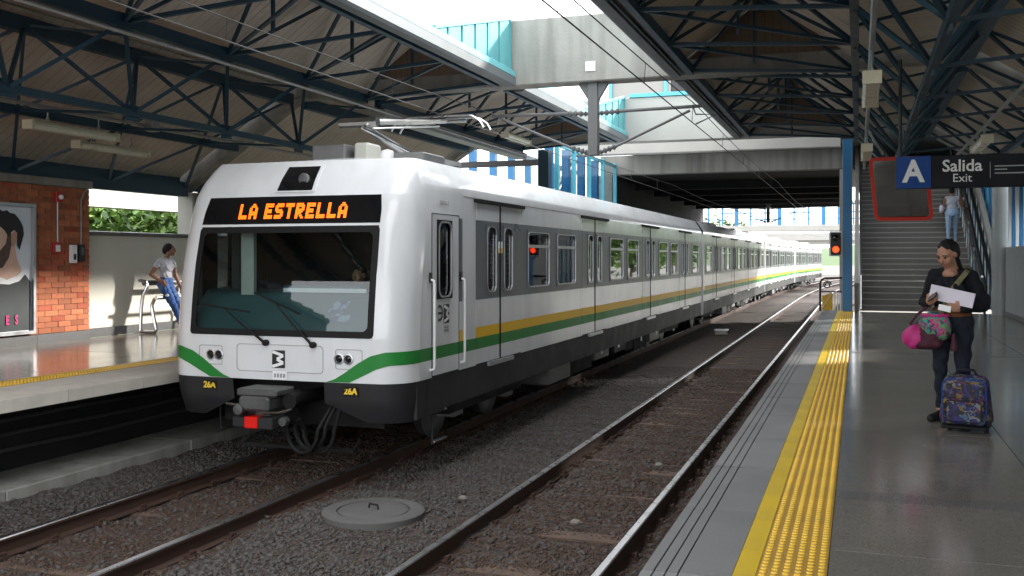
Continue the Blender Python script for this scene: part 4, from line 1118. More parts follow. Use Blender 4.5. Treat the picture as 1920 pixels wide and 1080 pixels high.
    # ---- interior
    B(MB().box(-1.55, 1.55, 2.1 if cab else 0.05, CL-0.05, 0.98, 1.05), 'interior_floor', 'dark_underframe')
    B(MB().box(-1.50, 1.50, 2.1 if cab else 0.05, CL-0.05, 3.2, 3.22), 'interior_ceiling', 'interior_grey')
    for d in DOORS[:3]:
        for s_ in (-1, 1):
            m = MB()
            xa, xb = (s_*1.05, s_*1.5)
            m.box(min(xa, xb), max(xa, xb), d+1.2, d+4.1, 1.45, 1.53); m.box(min(s_*1.47, s_*1.54), max(s_*1.47, s_*1.54), d+1.2, d+4.1, 1.53, 2.0)
            B(m, 'bench_seat', 'seat_green')
        B(MB().tube([(0, d, 1.05), (0, d, 3.2)], 0.02, 6), 'grab_pole', 'steel')
    # ---- underframe
    for yb in (3.7, 18.4):
        m = MB()
        for sx in (-1, 1): m.box(sx*1.12-0.1, sx*1.12+0.1, yb-1.5, yb+1.5, 0.38, 0.62); m.box(sx*1.12-0.12, sx*1.12+0.12, yb-0.35, yb+0.35, 0.62, 0.95)
        m.box(-1.0, 1.0, yb-0.25, yb+0.25, 0.4, 0.8)
        bg_ = B(m, 'bogie', 'dark_underframe')
        for yy in (-1.05, 1.05):
            for sx in (-1, 1):
                wo = link('wheel', WHEEL, bg_, (sx*0.74, yb+yy, 0.445)); wo.rotation_euler = (0, 0, math.pi if sx < 0 else 0)
            B(MB().tube([(-0.7, yb+yy, 0.445), (0.7, yb+yy, 0.445)], 0.08, 8), 'axle', 'dark_underframe', bg_)
            for sx in (-1, 1): B(MB().box(sx*1.05-0.13, sx*1.05+0.13, yb+yy-0.16, yb+yy+0.16, 0.3, 0.58), 'axle_box', 'dull_metal', bg_)
    y = 6.0
    rnd = random.Random(5)
    while y < 16.3:
        L = rnd.uniform(0.7, 1.7); h = rnd.uniform(0.25, 0.45)
        eb = B(MB().box(-1.35, 1.42+rnd.uniform(-0.08, 0.05), y, y+L, 0.96-h-0.25, 0.96), 'equipment_box', rnd.choice(['dark_underframe', 'skirt_grey', 'dull_metal']), bevel=0.02)
        if rnd.random() < 0.5: B(MB().box(1.48, 1.484, y+0.2, y+0.34, 0.62-h*0.3, 0.72-h*0.3), 'label_plate', 'mark_white', eb)
        y += L+rnd.uniform(0.08, 0.4)
    B(MB().box(-0.3, 0.3, 0.9, CL-0.3, 0.75, 0.97), 'centre_sill', 'dark_underframe')
    if not cab:
        for yy in (6.0, 15.0): B(MB().box(-0.9, 0.9, yy, yy+2.6, 3.72, 3.84), 'roof_unit', 'white_paint', bevel=0.06)
    return c

car1 = carriage((CX2, 10.0, 0), 0.0, 'lead carriage of the white metro train with its cab front facing the viewer', True)
carriage((CX2, 32.5, 0), 0.0, 'second carriage of the white metro train, inside the underpass', False)
carriage((CX2, 55.0, 0), -0.010, 'third carriage of the white metro train, past the dark coupling gap', False)
carriage((CX2+0.27, 77.5, 0), -0.052, 'farthest visible carriage of the white metro train, on the curve', False)

# ------------------------------------------------ cab front details
c = car1
B = lambda m, name, mats, parent=None, **k: m.build(name, mats, parent or c, world=False, **k)
def patch(x0, x1, z0, z1, off, nx=16, nz=10):
    """sheet on the front surface; x range scales with the body width"""
    return MB().grid(lambda a, b: Fu(x0+(x1-x0)*a, z0+(z1-z0)*b, off), nx, nz)
def front_ring(u0, u1, z0, z1, r, tx, tz, ri, lo, hi):
    Wm = 1.6; k = 8
    o_ = [(a/Wm, b) for a, b in rrect(u0*Wm, u1*Wm, z0, z1, r, k)]; i_ = [(a/Wm, b) for a, b in rrect(u0*Wm+tx, u1*Wm-tx, z0+tz, z1-tz, ri, k)]
    def dens(l):
        r_ = []
        for (a, b), (c_, d) in zip(l, l[1:]+l[:1]):
            r_ += [(a, b), (a+(c_-a)/3, b+(d-b)/3), (a+2*(c_-a)/3, b+2*(d-b)/3)]
        return r_
    return MB().ring(dens(o_), dens(i_), lambda a, b, t: Fu(a, b, t), lo, hi)
ws = B(patch(-0.75, 0.75, 1.56, 2.81, -0.004), 'windscreen', 'windscreen_glass')
B(front_ring(-0.762, 0.762, 1.545, 2.822, 0.05, 0.075, 0.075, 0.07, -0.012, 0.008), 'windscreen_surround', 'black_rubber', ws)
dp = B(patch(-0.76, 0.76, 2.855, 3.185, 0.006), 'destination_display', 'black_gloss')
B(MB().grid(lambda a, b: Fu(-0.76+1.52*a, 2.825+0.028*b, 0.004), 16, 2), 'divider_strip', 'white_paint')
GLY = {'L': ['110000']*6+['111111']*2, 'A': ['001100', '011110', '110011', '110011', '111111', '111111', '110011', '110011'],
       'E': ['111111', '111111', '110000', '111110', '111110', '110000', '111111', '111111'], 'S': ['011111', '111111', '110000', '111110', '011111', '000011', '111111', '111110'],
       'T': ['111111', '111111']+['001100']*6, 'R': ['111110', '111111', '110011', '111111', '111110', '111100', '110110', '110011']}
word = 'LA ESTRELLA'
cw, chh = 0.0190, 0.0232
tot = sum(4 if ch == ' ' else 7.4 for ch in word)*cw
xx = 0.05-tot/2
for ch in word:
    if ch == ' ': xx += 4*cw; continue
    m = MB()
    for r_, row in enumerate(GLY[ch]):
        for q, v in enumerate(row):
            if v == '1':
                xa, za = xx+q*cw, 2.915+(7-r_)*chh
                p = [Fp(xa+0.0008, za+0.001, 0.010), Fp(xa+cw-0.0008, za+0.001, 0.010), Fp(xa+cw-0.0008, za+chh-0.001, 0.010), Fp(xa+0.0008, za+chh-0.001, 0.010)]
                m.add(p, [(0, 1, 2, 3)])
    B(m, 'led_letter', 'led_orange', dp)
    xx += 7.4*cw
# green sweep on the nose
ZT = [(0.40, 1.045), (0.46, 1.075), (0.54, 1.15), (0.64, 1.26), (0.74, 1.35), (0.85, 1.395), (1.0, 1.40)]
ZB = [(0.40, 1.043), (0.58, 1.046), (0.68, 1.12), (0.78, 1.20), (0.87, 1.245), (1.0, 1.25)]
for sx in (-1, 1):
    B(MB().grid(lambda a, b: Fu(sx*(0.40+0.60*a), lerp_tab(ZB, 0.40+0.60*a)+(lerp_tab(ZT, 0.40+0.60*a)-lerp_tab(ZB, 0.40+0.60*a))*b, 0.004), 40, 2), 'green_sweep', 'stripe_green', smooth=True)
    # apron
    zb = lambda a: 0.80-0.22*min(1, a/0.5)
    B(MB().grid(lambda a, b: Fu(sx*(0.38+0.62*a), zb(a)+(1.036-zb(a))*b, 0.0), 24, 6), 'apron', 'skirt_grey', smooth=True)
    B(MB().box(sx*1.565-0.02, sx*1.565+0.02, 0.40, 1.2, 0.60, 1.035), 'apron_side', 'skirt_grey')
    # headlights
    hp = B(front_ring(*(sorted((sx*0.47, sx*0.68))), 1.19, 1.42, 0.03, 0.008, 0.008, 0.025, -0.002, 0.0035), 'lamp_panel_joint', 'mark_grey')
    for xh in (0.80, 0.915):
        y_ = F_(xh/1.6, 1.31)
        hl = B(MB().lathe([(0.062, 0.002), (0.062, -0.012), (0.048, -0.014), (0.044, 0.0)], (sx*xh, y_, 1.31), 20, 'y'), 'headlight', 'brushed_alu')
        B(MB().lathe([(0.045, 0.0), (0.03, -0.008), (0.0, -0.010)], (sx*xh, y_, 1.31), 20, 'y'), 'lens', 'black_gloss', hl)
    nb = text_obj('fleet_number', '26A', 0.10, 'mark_yellow', (sx*0.94, F_(0.585, 0.95)-0.012, 0.945), (R(84), 0, 0), c, bold=0.004)
    B(MB().grid(lambda a, b: Fp(sx*0.94-0.10+0.2*a, 0.89+0.11*b, 0.006), 2, 2), 'number_patch', 'mark_black')
# nose hatch joint, emblem and plate
B(front_ring(-0.345, 0.375, 1.13, 1.45, 0.05, 0.008, 0.008, 0.045, -0.002, 0.004), 'hatch_joint', 'mark_grey')
em_ = B(MB().grid(lambda a, b: Fp(-0.065+0.17*a, 1.18+0.205*b, 0.006), 2, 2), 'emblem', 'mark_black')
def strokes(pts, w_, fn):
    m = MB()
    for (a, b), (c_, d) in zip(pts[:-1], pts[1:]):
        L = math.hypot(c_-a, d-b); nx, nz = -(d-b)/L*w_/2, (c_-a)/L*w_/2
        m.add([fn(a+nx, b+nz), fn(a-nx, b-nz), fn(c_-nx, d-nz), fn(c_+nx, d+nz)], [(0, 1, 2, 3)])
    return m
B(strokes([(-0.06, 1.368), (0.085, 1.325), (0.0, 1.283), (0.085, 1.240), (-0.06, 1.197)], 0.034, lambda a, b: Fp(a, b, 0.010)), 'emblem_zigzag', 'mark_white', em_)
pl_ = B(MB().grid(lambda a, b: Fp(-0.055+0.19*a, 1.045+0.10*b, 0.012), 2, 2), 'number_plate', 'mark_white')
for i in range(4): B(MB().grid(lambda a, b: Fp(-0.035+0.04*i+0.028*a, 1.072+0.045*b, 0.015), 1, 1), 'plate_character', 'mark_grey', pl_)
# roof headlamp box
rb = B(patch(-0.155, 0.165, 3.25, 3.56, 0.012, 6, 8), 'roof_lamp_window', 'black_gloss')
B(front_ring(-0.175, 0.185, 3.235, 3.578, 0.02, 0.032, 0.018, 0.015, -0.002, 0.022), 'lamp_window_frame', 'white_paint', rb)
y_ = F_(0.05, 3.40)
rl = B(MB().lathe([(0.07, 0.0), (0.07, -0.03), (0.055, -0.034), (0.05, -0.02)], (0.09, y_-0.012, 3.395), 20, 'y'), 'roof_lamp', 'dull_metal', rb)
B(MB().lathe([(0.05, -0.018), (0.03, -0.024), (0.0, -0.026)], (0.09, y_-0.012, 3.395), 20, 'y'), 'roof_lamp_lens', 'band_grey', rb)
# wipers
for (px_, pz), (mx_, mz), ba, bb in (((-0.14, 1.47), (-0.72, 1.86), (-1.05, 1.90), (-0.38, 1.82)), ((0.48, 1.46), (-0.02, 1.93), (-0.33, 2.05), (0.29, 1.81))):
    wp = B(MB().tube([Fp(px_, pz, 0.045), Fp((px_+mx_)/2, (pz+mz)/2, 0.06), Fp(mx_, mz, 0.045)], [0.016, 0.012, 0.008], 6), 'wiper', 'black_rubber')
    B(MB().beam(Fp(*ba, 0.03), Fp(*bb, 0.03), 0.016, 0.02), 'blade', 'black_rubber', wp)
    B(MB().lathe([(0.036, 0.0), (0.036, -0.05), (0.02, -0.06), (0, -0.06)], Fp(px_, pz, 0.0), 12, 'y'), 'pivot', 'black_rubber', wp)
# cab doors, grab rails and lettering on both sides
for sx in (1, -1):
    m = MB(); zs = [1.06, 1.25, 1.40, 1.96, 2.91, 2.975]
    quads(m, [0.79, 0.93, 1.38, 1.615], zs, lambda y, z: (sx*1.603, y, z), livery(9), lambda y, z: 0.93 < y < 1.38 and 1.96 < z < 2.91)
    cd = B(m, 'cab_door', BODY_MATS)
    for e0, e1, z0, z1 in ((0.780, 0.788, 1.06, 2.98), (1.617, 1.625, 1.06, 2.98), (0.78, 1.625, 2.977, 2.984), (0.86, 1.56, 1.045, 1.058)):
        B(MB().box(min(sx*1.597, sx*1.606), max(sx*1.597, sx*1.606), e0, e1, z0, z1), 'door_joint', 'mark_black', cd)
    B(MB().ring(rrect(0.93, 1.38, 1.96, 2.91, 0.004, 5), rrect(0.965, 1.345, 1.99, 2.88, 0.10, 5), lambda a, b, t: (sx*t, a, b), 1.58, 1.616), 'window_seal', 'black_rubber', cd)
    B(MB().ring(rrect(0.955, 1.355, 1.975, 2.895, 0.11, 5), rrect(0.975, 1.335, 1.995, 2.875, 0.10, 5), lambda a, b, t: (sx*t, a, b), 1.61, 1.624), 'window_trim', 'brushed_alu', cd)
    B(MB().box(min(sx*1.585, sx*1.59), max(sx*1.585, sx*1.59), 0.94, 1.37, 1.97, 2.90), 'pane', 'window_glass', cd)
    for yy in (0.73, 1.68):
        B(MB().tube([(sx*1.60, yy, 1.13), (sx*1.655, yy, 1.15), (sx*1.66, yy, 1.2), (sx*1.66, yy, 2.12), (sx*1.655, yy, 2.18), (sx*1.60, yy, 2.2)], 0.016, 7), 'grab_rail', 'mark_white', smooth=True)
        B(MB().box(min(sx*1.602, sx*1.62), max(sx*1.602, sx*1.62), yy-0.03, yy+0.03, 2.16, 2.28), 'rail_bracket', 'mark_black')
    if sx > 0:
        S = lambda a, b: (1.609, a, b)
        lg = B(MB().box(1.604, 1.607, 1.13, 1.30, 1.66, 1.89), 'door_emblem', 'mark_black')
        B(strokes([(1.135, 1.87), (1.285, 1.822), (1.20, 1.775), (1.285, 1.728), (1.135, 1.68)], 0.036, S), 'emblem_zigzag', 'mark_white', lg)
        arc = [(1.0+0.085*math.cos(R(a)), 1.79+0.085*math.sin(R(a))) for a in range(-120, 121, 20)]
        B(strokes(arc, 0.035, lambda a, b: (1.608, a, b)), 'emblem_arc', 'mark_black', lg)
        B(strokes([(0.95, 1.79), (1.06, 1.79)], 0.03, lambda a, b: (1.6085, a, b)), 'emblem_bar', 'mark_black', lg)
        for z in (1.56, 1.60): B(MB().box(1.604, 1.607, 1.14, 1.28, z, z+0.028), 'small_print', 'mark_grey', lg)
        text_obj('car_number', '00436-2', 0.085, 'mark_grey', (1.607, 1.15, 3.115), FACE_RIGHT, c)
    # step frame
    B(MB().tube([(sx*1.5, 1.02, 0.62), (sx*1.5, 1.02, 0.22), (sx*1.5, 1.42, 0.22), (sx*1.5, 1.42, 0.62)], 0.016, 6), 'step_frame', 'skirt_grey')
    for z in (0.23, 0.58): B(MB().box(sx*1.5-0.02, sx*1.5+0.03, 1.03, 1.41, z, z+0.02), 'step_tread', 'brushed_alu')
# cab interior
B(MB().prism([(0.12, 1.2), (0.14, 1.58), (0.55, 2.02), (0.98, 2.06), (1.0, 1.2)], -1.35, 1.35, 'x'), 'driver_console', 'console_teal', bevel=0.03)
B(MB().prism([(0.60, 2.06), (0.62, 2.11), (0.82, 2.13), (0.84, 2.06)], -0.3, 0.75, 'x'), 'instrument_hood', 'console_teal')
B(MB().box(-0.28, 0.85, 0.575, 0.58, 2.035, 2.085), 'paper_sheet', 'paper')
mat('leaflet', (0.25, 0.33, 0.4), 0.6, var=0.5, scale=25, col2=(0.03, 0.07, 0.16), c2=(0.42, 0.52))
for (xa, ya, za), (xb, yb, zb) in (((0.46, 0.34, 1.81), (0.66, 0.46, 1.94)), ((0.52, 0.24, 1.71), (0.78, 0.33, 1.80))):
    B(MB().add([(xa, ya, za), (xb, ya, za), (xb+0.05, yb, zb), (xa+0.05, yb, zb)], [(0, 1, 2, 3)]), 'leaflet', 'leaflet')
B(MB().box(-0.83, -0.65, 0.50, 0.56, 2.0, 2.76), 'cream_strip', 'cream_panel')  # pale cream strip standing just behind the windscreen
for sx in (-1, 1):
    for ya, yb, za, zb in ((0.62, 0.90, 1.05, 2.95), (1.42, 2.05, 1.05, 3.1), (0.901, 1.419, 1.05, 1.94), (0.901, 1.419, 2.93, 3.1)):
        B(MB().box(sx*1.47-0.012, sx*1.47+0.012, ya, yb, za, zb), 'cab_lining', 'dark_underframe')
B(MB().box(-1.5, 1.5, 2.05, 2.09, 1.04, 3.2), 'cab_bulkhead', 'dark_underframe')
B(MB().box(-1.4, 1.4, 0.75, 2.05, 3.1, 3.14), 'cab_ceiling', 'dark_underframe')
B(MB().box(-1.45, 1.45, 0.3, 2.05, 1.0, 1.05), 'cab_floor', 'dark_underframe')
B(MB().box(0.1, 0.62, 1.45, 1.55, 1.5, 2.2), 'driver_seat', 'black_rubber', bevel=0.04)
# coupler
cp = B(MB().box(-0.27, 0.25, -0.42, -0.02, 0.90, 0.985), 'coupler', 'coupler_iron', bevel=0.02)
B(MB().box(-0.22, 0.17, -0.46, 0.3, 0.74, 0.905), 'coupler_head', 'coupler_iron', cp, bevel=0.03)
B(MB().lathe([(0.09, -0.33), (0.10, -0.1), (0.08, 0.0), (0.08, 0.5)], (0.30, 0.1, 0.84), 14, 'y'), 'buffer_drum', 'black_rubber', cp, smooth=True)
B(MB().lathe([(0.0, -0.5), (0.06, -0.49), (0.075, -0.36), (0.05, -0.3), (0.05, 0.3)], (-0.20, 0.0, 0.76), 12, 'y'), 'coupler_cone', 'coupler_iron', cp, smooth=True)
B(MB().box(-0.30, -0.14, -0.45, -0.18, 0.555, 0.67), 'lower_box', 'skirt_grey', cp, bevel=0.01)
B(MB().box(-0.139, 0.03, -0.46, -0.16, 0.55, 0.68), 'red_cap', 'tail_red', cp, bevel=0.01)
B(MB().box(0.031, 0.22, -0.45, -0.14, 0.545, 0.675), 'lower_box', 'skirt_grey', cp, bevel=0.01)
B(MB().lathe([(0.05, -0.05), (0.05, 0.04)], (0.27, -0.28, 0.62), 10, 'y'), 'hose_socket', 'coupler_iron', cp)
B(MB().tube([(-0.42, -0.38, 0.80), (-0.25, -0.42, 0.80)], 0.018, 6), 'lever', 'steel', cp)
B(MB().tube([(0.05, -0.42, 0.72), (0.30, -0.44, 0.74), (0.44, -0.4, 0.78)], 0.016, 6), 'lever', 'steel', cp)
B(MB().box(-0.09, 0.10, -0.3, 0.3, 0.62, 0.75), 'draw_bar', 'coupler_iron', cp)
for i, (dx, dz) in enumerate(((0.0, 0.0), (0.09, 0.03), (0.20, -0.02))):
    pts = [(0.20+dx*0.7, -0.2+0.05*i, 0.62)]
    for a in range(0, 181, 20): pts.append((0.42+dx*0.6-0.20*math.cos(R(a)), -0.15+0.08*i, 0.52-0.27*math.sin(R(a))+dz))
    pts.append((0.66+dx*0.5, 0.15, 0.80))
    B(MB().tube(pts, 0.024, 7), 'hose', 'black_rubber', cp, smooth=True)
B(MB().box(-1.1, 1.1, 0.55, 0.75, 0.45, 1.0), 'front_bulkhead', 'void_black')
B(MB().tube([(-0.75, 0.6, 0.28), (-0.75, 0.45, 0.18), (0.75, 0.45, 0.18), (0.75, 0.6, 0.28)], 0.03, 6), 'rail_guard', 'dark_underframe')
# roof equipment
rx = B(MB().box(-0.55, -0.05, 1.7, 2.9, 3.72, 3.96), 'roof_box', 'dull_metal', bevel=0.02)
B(MB().box(0.02, 0.24, 1.8, 2.2, 3.74, 3.98), 'roof_box', 'cream_panel', bevel=0.03)
B(MB().lathe([(0.08, 3.72), (0.10, 3.80), (0.08, 3.88), (0.0, 3.9)], (0.42, 2.0, 0), 12), 'roof_aerial', 'mark_white', smooth=True)
B(MB().box(0.55, 1.0, 1.9, 2.6, 3.70, 3.84), 'roof_box', 'dull_metal', bevel=0.02)
# pantograph
pg = B(MB().box(-0.55, 0.55, 2.7, 2.8, 3.86, 3.93).box(-0.55, 0.55, 4.2, 4.3, 3.86, 3.93).box(-0.55, -0.47, 2.8, 4.2, 3.86, 3.92).box(0.47, 0.55, 2.8, 4.2, 3.86, 3.92), 'pantograph', 'galv')
for sx in (-0.5, 0.5):
    for yy in (2.75, 4.25): B(MB().tube([(sx, yy, 3.70), (sx, yy, 3.75), (sx, yy, 3.78), (sx, yy, 3.82), (sx, yy, 3.86)], [0.04, 0.07, 0.04, 0.07, 0.04], 8), 'insulator', 'dull_metal', pg)
B(MB().tube([(0.0, 3.95, 3.93), (0.0, 2.0, 4.26)], [0.075, 0.05], 10), 'lower_arm', 'steel', pg, smooth=True)
B(MB().tube([(0.22, 3.6, 3.93), (0.10, 1.85, 4.19)], 0.022, 7), 'control_rod', 'steel', pg)
B(MB().lathe([(0.07, -0.28), (0.07, 0.28)], (0.0, 2.0, 4.27), 10, 'x'), 'knee', 'steel', pg)
for sx in (-1, 1): B(MB().tube([(sx*0.22, 2.0, 4.28), (sx*0.10, 4.75, 4.64)], [0.045, 0.032], 8), 'upper_arm', 'steel', pg, smooth=True)
B(MB().tube([(0.0, 2.1, 4.20), (0.0, 4.7, 4.56)], 0.016, 6), 'balance_rod', 'steel', pg)
for yy in (4.60, 4.92):
    B(MB().tube([(-0.80, yy, 4.50), (-0.74, yy, 4.60), (-0.62, yy, 4.68), (-0.5, yy, 4.71), (0.5, yy, 4.71), (0.62, yy, 4.68), (0.74, yy, 4.60), (0.80, yy, 4.50)], 0.022, 7), 'collector_strip', 'steel', pg, smooth=True)
B(MB().tube([(-0.45, 4.76, 4.64), (0.45, 4.76, 4.64)], 0.03, 7), 'head_tube', 'steel', pg)
# ================================================================== OUTDOORS
def tree(x, y, h, r, seed, label, zb=-0.6, leaf=('leaf_bright', 'leaf_dark'), n=2600, ls=0.16):
    rr = random.Random(seed)
    t = thing('tree', label, 'tree', (x, y, zb), group='trees outside the station')
    m = MB(); top = zb+h*0.62
    m.tube([(x, y, zb), (x+0.1, y, zb+h*0.25), (x-0.05, y+0.1, zb+h*0.45), (x, y, top)], [0.04*h*0.55, 0.03*h*0.55, 0.02*h*0.5, 0.03], 8)
    tips = []
    for i in range(9):
        a = rr.uniform(0, 6.28); z0 = zb+h*rr.uniform(0.25, 0.5); z1 = zb+h*rr.uniform(0.5, 0.85); d = r*rr.uniform(0.4, 0.85)
        p = (x+d*math.cos(a), y+d*math.sin(a), z1); tips.append(p)
        m.tube([(x, y, z0), (x+0.5*d*math.cos(a), y+0.5*d*math.sin(a), z0+0.6*(z1-z0)), p], [0.09, 0.06, 0.02], 6)
    m.build('trunk', 'bark', t, smooth=True)
    tips += [(x+rr.gauss(0, r*0.35), y+rr.gauss(0, r*0.35), zb+h*rr.uniform(0.35, 0.95)) for _ in range(10)]
    crowns = (MB(), MB())
    for k in range(n):
        c_ = tips[k % len(tips)]; rad = r*0.42
        d = Vector((rr.gauss(0, 1), rr.gauss(0, 1), rr.gauss(0, 0.8))); d = d.normalized()*rad*(rr.random()**0.4)
        p = Vector(c_)+d
        u = Vector((rr.gauss(0, 1), rr.gauss(0, 1), rr.gauss(0, 0.6))).normalized(); v = u.cross(Vector((rr.gauss(0, 1), rr.gauss(0, 1), rr.gauss(0, 1)))).normalized()
        s_ = ls*rr.uniform(0.6, 1.4)
        crowns[0 if rr.random() < 0.55 else 1].add([p-u*s_, p+v*s_*0.5, p+u*s_, p-v*s_*0.5], [(0, 1, 2, 3)])
    crowns[0].build('crown', leaf[0], t); crowns[1].build('crown', leaf[1], t)
    return t
spots = [(-19.5, 17.6, 5.0, 2.2, 'bright green tree just past the brick wall corner'), (-21.0, 21.0, 5.4, 2.4, 'bright green tree left of the middle above the parapet'),
         (-20.0, 24.2, 5.0, 2.3, 'bright green tree right of the middle above the parapet'), (-22.5, 27.0, 5.6, 2.6, 'bright green tree beside the train edge above the parapet'),
         (-25.5, 23.0, 6.2, 2.8, 'darker green tree in the second row beyond the parapet'), (-26.0, 30.0, 6.0, 2.8, 'green tree farthest back beyond the parapet')]
for i, (x, y, h, r, l_) in enumerate(spots): tree(x, y, h, r, 20+i, l_)
gs = MB().grid(lambda a, b: (-80+64*a, -20+110*b, -0.58), 4, 4).build('lawn', 'grass'); gs['kind'] = 'structure'
gw = thing('guideway_beam', 'pale concrete guideway beam running behind the parapet outside', 'beam', (-17.0, 20, 3.0))
for i in range(8):
    MB().box(-17.3, -16.9, -6+6.0*i+0.02, -6+6.0*i+5.98, 3.66, 4.16).build('beam_segment', 'concrete_pale', gw)
    MB().box(-17.35, -16.85, -6+6.0*i+0.02, -6+6.0*i+5.98, 4.161, 4.26).build('beam_cap', 'concrete', gw)
    MB().box(-17.25, -16.95, -6+6.0*i-0.2, -6+6.0*i+0.2, -0.6, 3.655).build('pier', 'concrete_pale', gw)
far_t = [(7.5, 78, 7, 3.2, 'leafy tree right of the line beyond the underpass'), (9.5, 92, 8, 3.6, 'taller leafy tree farther along right of the line'), (8, 106, 8, 3.6, 'leafy tree right of the line near the far footbridge'),
         (13, 84, 8, 3.5, 'leafy tree set back on the right beyond the underpass'), (12, 122, 9, 4, 'round leafy tree behind the far footbridge'), (-16, 96, 7, 3.4, 'leafy tree left of the line beyond the underpass'),
         (-15, 116, 8, 3.6, 'leafy tree left of the far footbridge')]
for i, (x, y, h, r, l_) in enumerate(far_t): tree(x, y, h, r, 50+i, l_, n=1500, ls=0.3)
fb = thing('footbridge', 'far footbridge with blue lattice windows crossing the tracks', 'bridge', (-2, 110, 0))
MB().box(-26, 16, 110, 113, 5.35, 5.95).build('deck', 'concrete_pale', fb)
for i in range(29):
    x = -26+1.5*i
    MB().box(x-0.09 if i % 3 else x-0.2, x+0.09 if i % 3 else x+0.2, 110.05, 110.2, 5.96, 8.2).build('mullion', 'bright_blue', fb)
for z in (6.6, 7.3, 8.15): MB().box(-26, 16, 110.21, 110.3, z-0.06, z+0.06).build('transom', 'bright_blue', fb)
MB().box(-26, 16, 109.9, 113.1, 8.22, 8.5).build('roof', 'concrete_pale', fb)
for x in (-13.5, 4.5): MB().box(x, x+1.0, 111, 112, -0.6, 5.34).build('pier', 'concrete_pale', fb)
vd = thing('road_viaduct', 'long grey road viaduct crossing behind the footbridge', 'bridge', (-2, 185, 0))
MB().box(-90, 60, 185, 192, 5.0, 6.2).build('deck', 'concrete', vd)
MB().box(-90, 60, 184.7, 184.98, 5.6, 6.9).build('parapet', 'concrete_pale', vd)
for x in (-34, -16, 9, 27): MB().box(x, x+1.6, 187, 190, -0.6, 4.99).build('pier', 'concrete', vd)
hl = MB().grid(lambda a, b: (-500+1000*a, 420+200*b, -1+(26+14*math.sin(a*9)+8*math.sin(a*23+1))*math.sin(b*math.pi/2)), 60, 6).build('hills', 'grass', smooth=True); hl['kind'] = 'structure'

# ================================================================== PEOPLE
mat('skin', (0.34, 0.17, 0.105), 0.55, var=0.06, scale=10)
mat('skin_dark', (0.22, 0.10, 0.06), 0.5, var=0.06, scale=10)
mat('hair_black', (0.008, 0.0065, 0.006), 0.7, spec=0.25, var=0.3, scale=40)
mat('cloth_black', (0.011, 0.012, 0.015), 0.85, spec=0.15, var=0.2, scale=12, bump=0.3, bscale=30)
mat('cloth_leggings', (0.014, 0.018, 0.026), 0.8, spec=0.15, var=0.2, scale=12)
mat('cloth_orange', (0.16, 0.055, 0.02), 0.85, var=0.35, scale=14, bump=0.4, bscale=40)
mat('cloth_grey', (0.42, 0.42, 0.47), 0.85, var=0.12, scale=10, bump=0.3, bscale=25)
mat('denim', (0.02, 0.065, 0.20), 0.8, var=0.3, scale=7, bump=0.3, bscale=40, col2=(0.12, 0.22, 0.42), c2=(0.55, 0.75))
mat('denim_pale', (0.33, 0.45, 0.62), 0.8, var=0.15, scale=7, bump=0.3, bscale=40)
mat('shoe_black', (0.012, 0.012, 0.013), 0.5, spec=0.15)
mat('shoe_white', (0.6, 0.6, 0.6), 0.6)
mat('shirt_dark', (0.02, 0.022, 0.03), 0.8)
mat('lips', (0.27, 0.11, 0.08), 0.5)

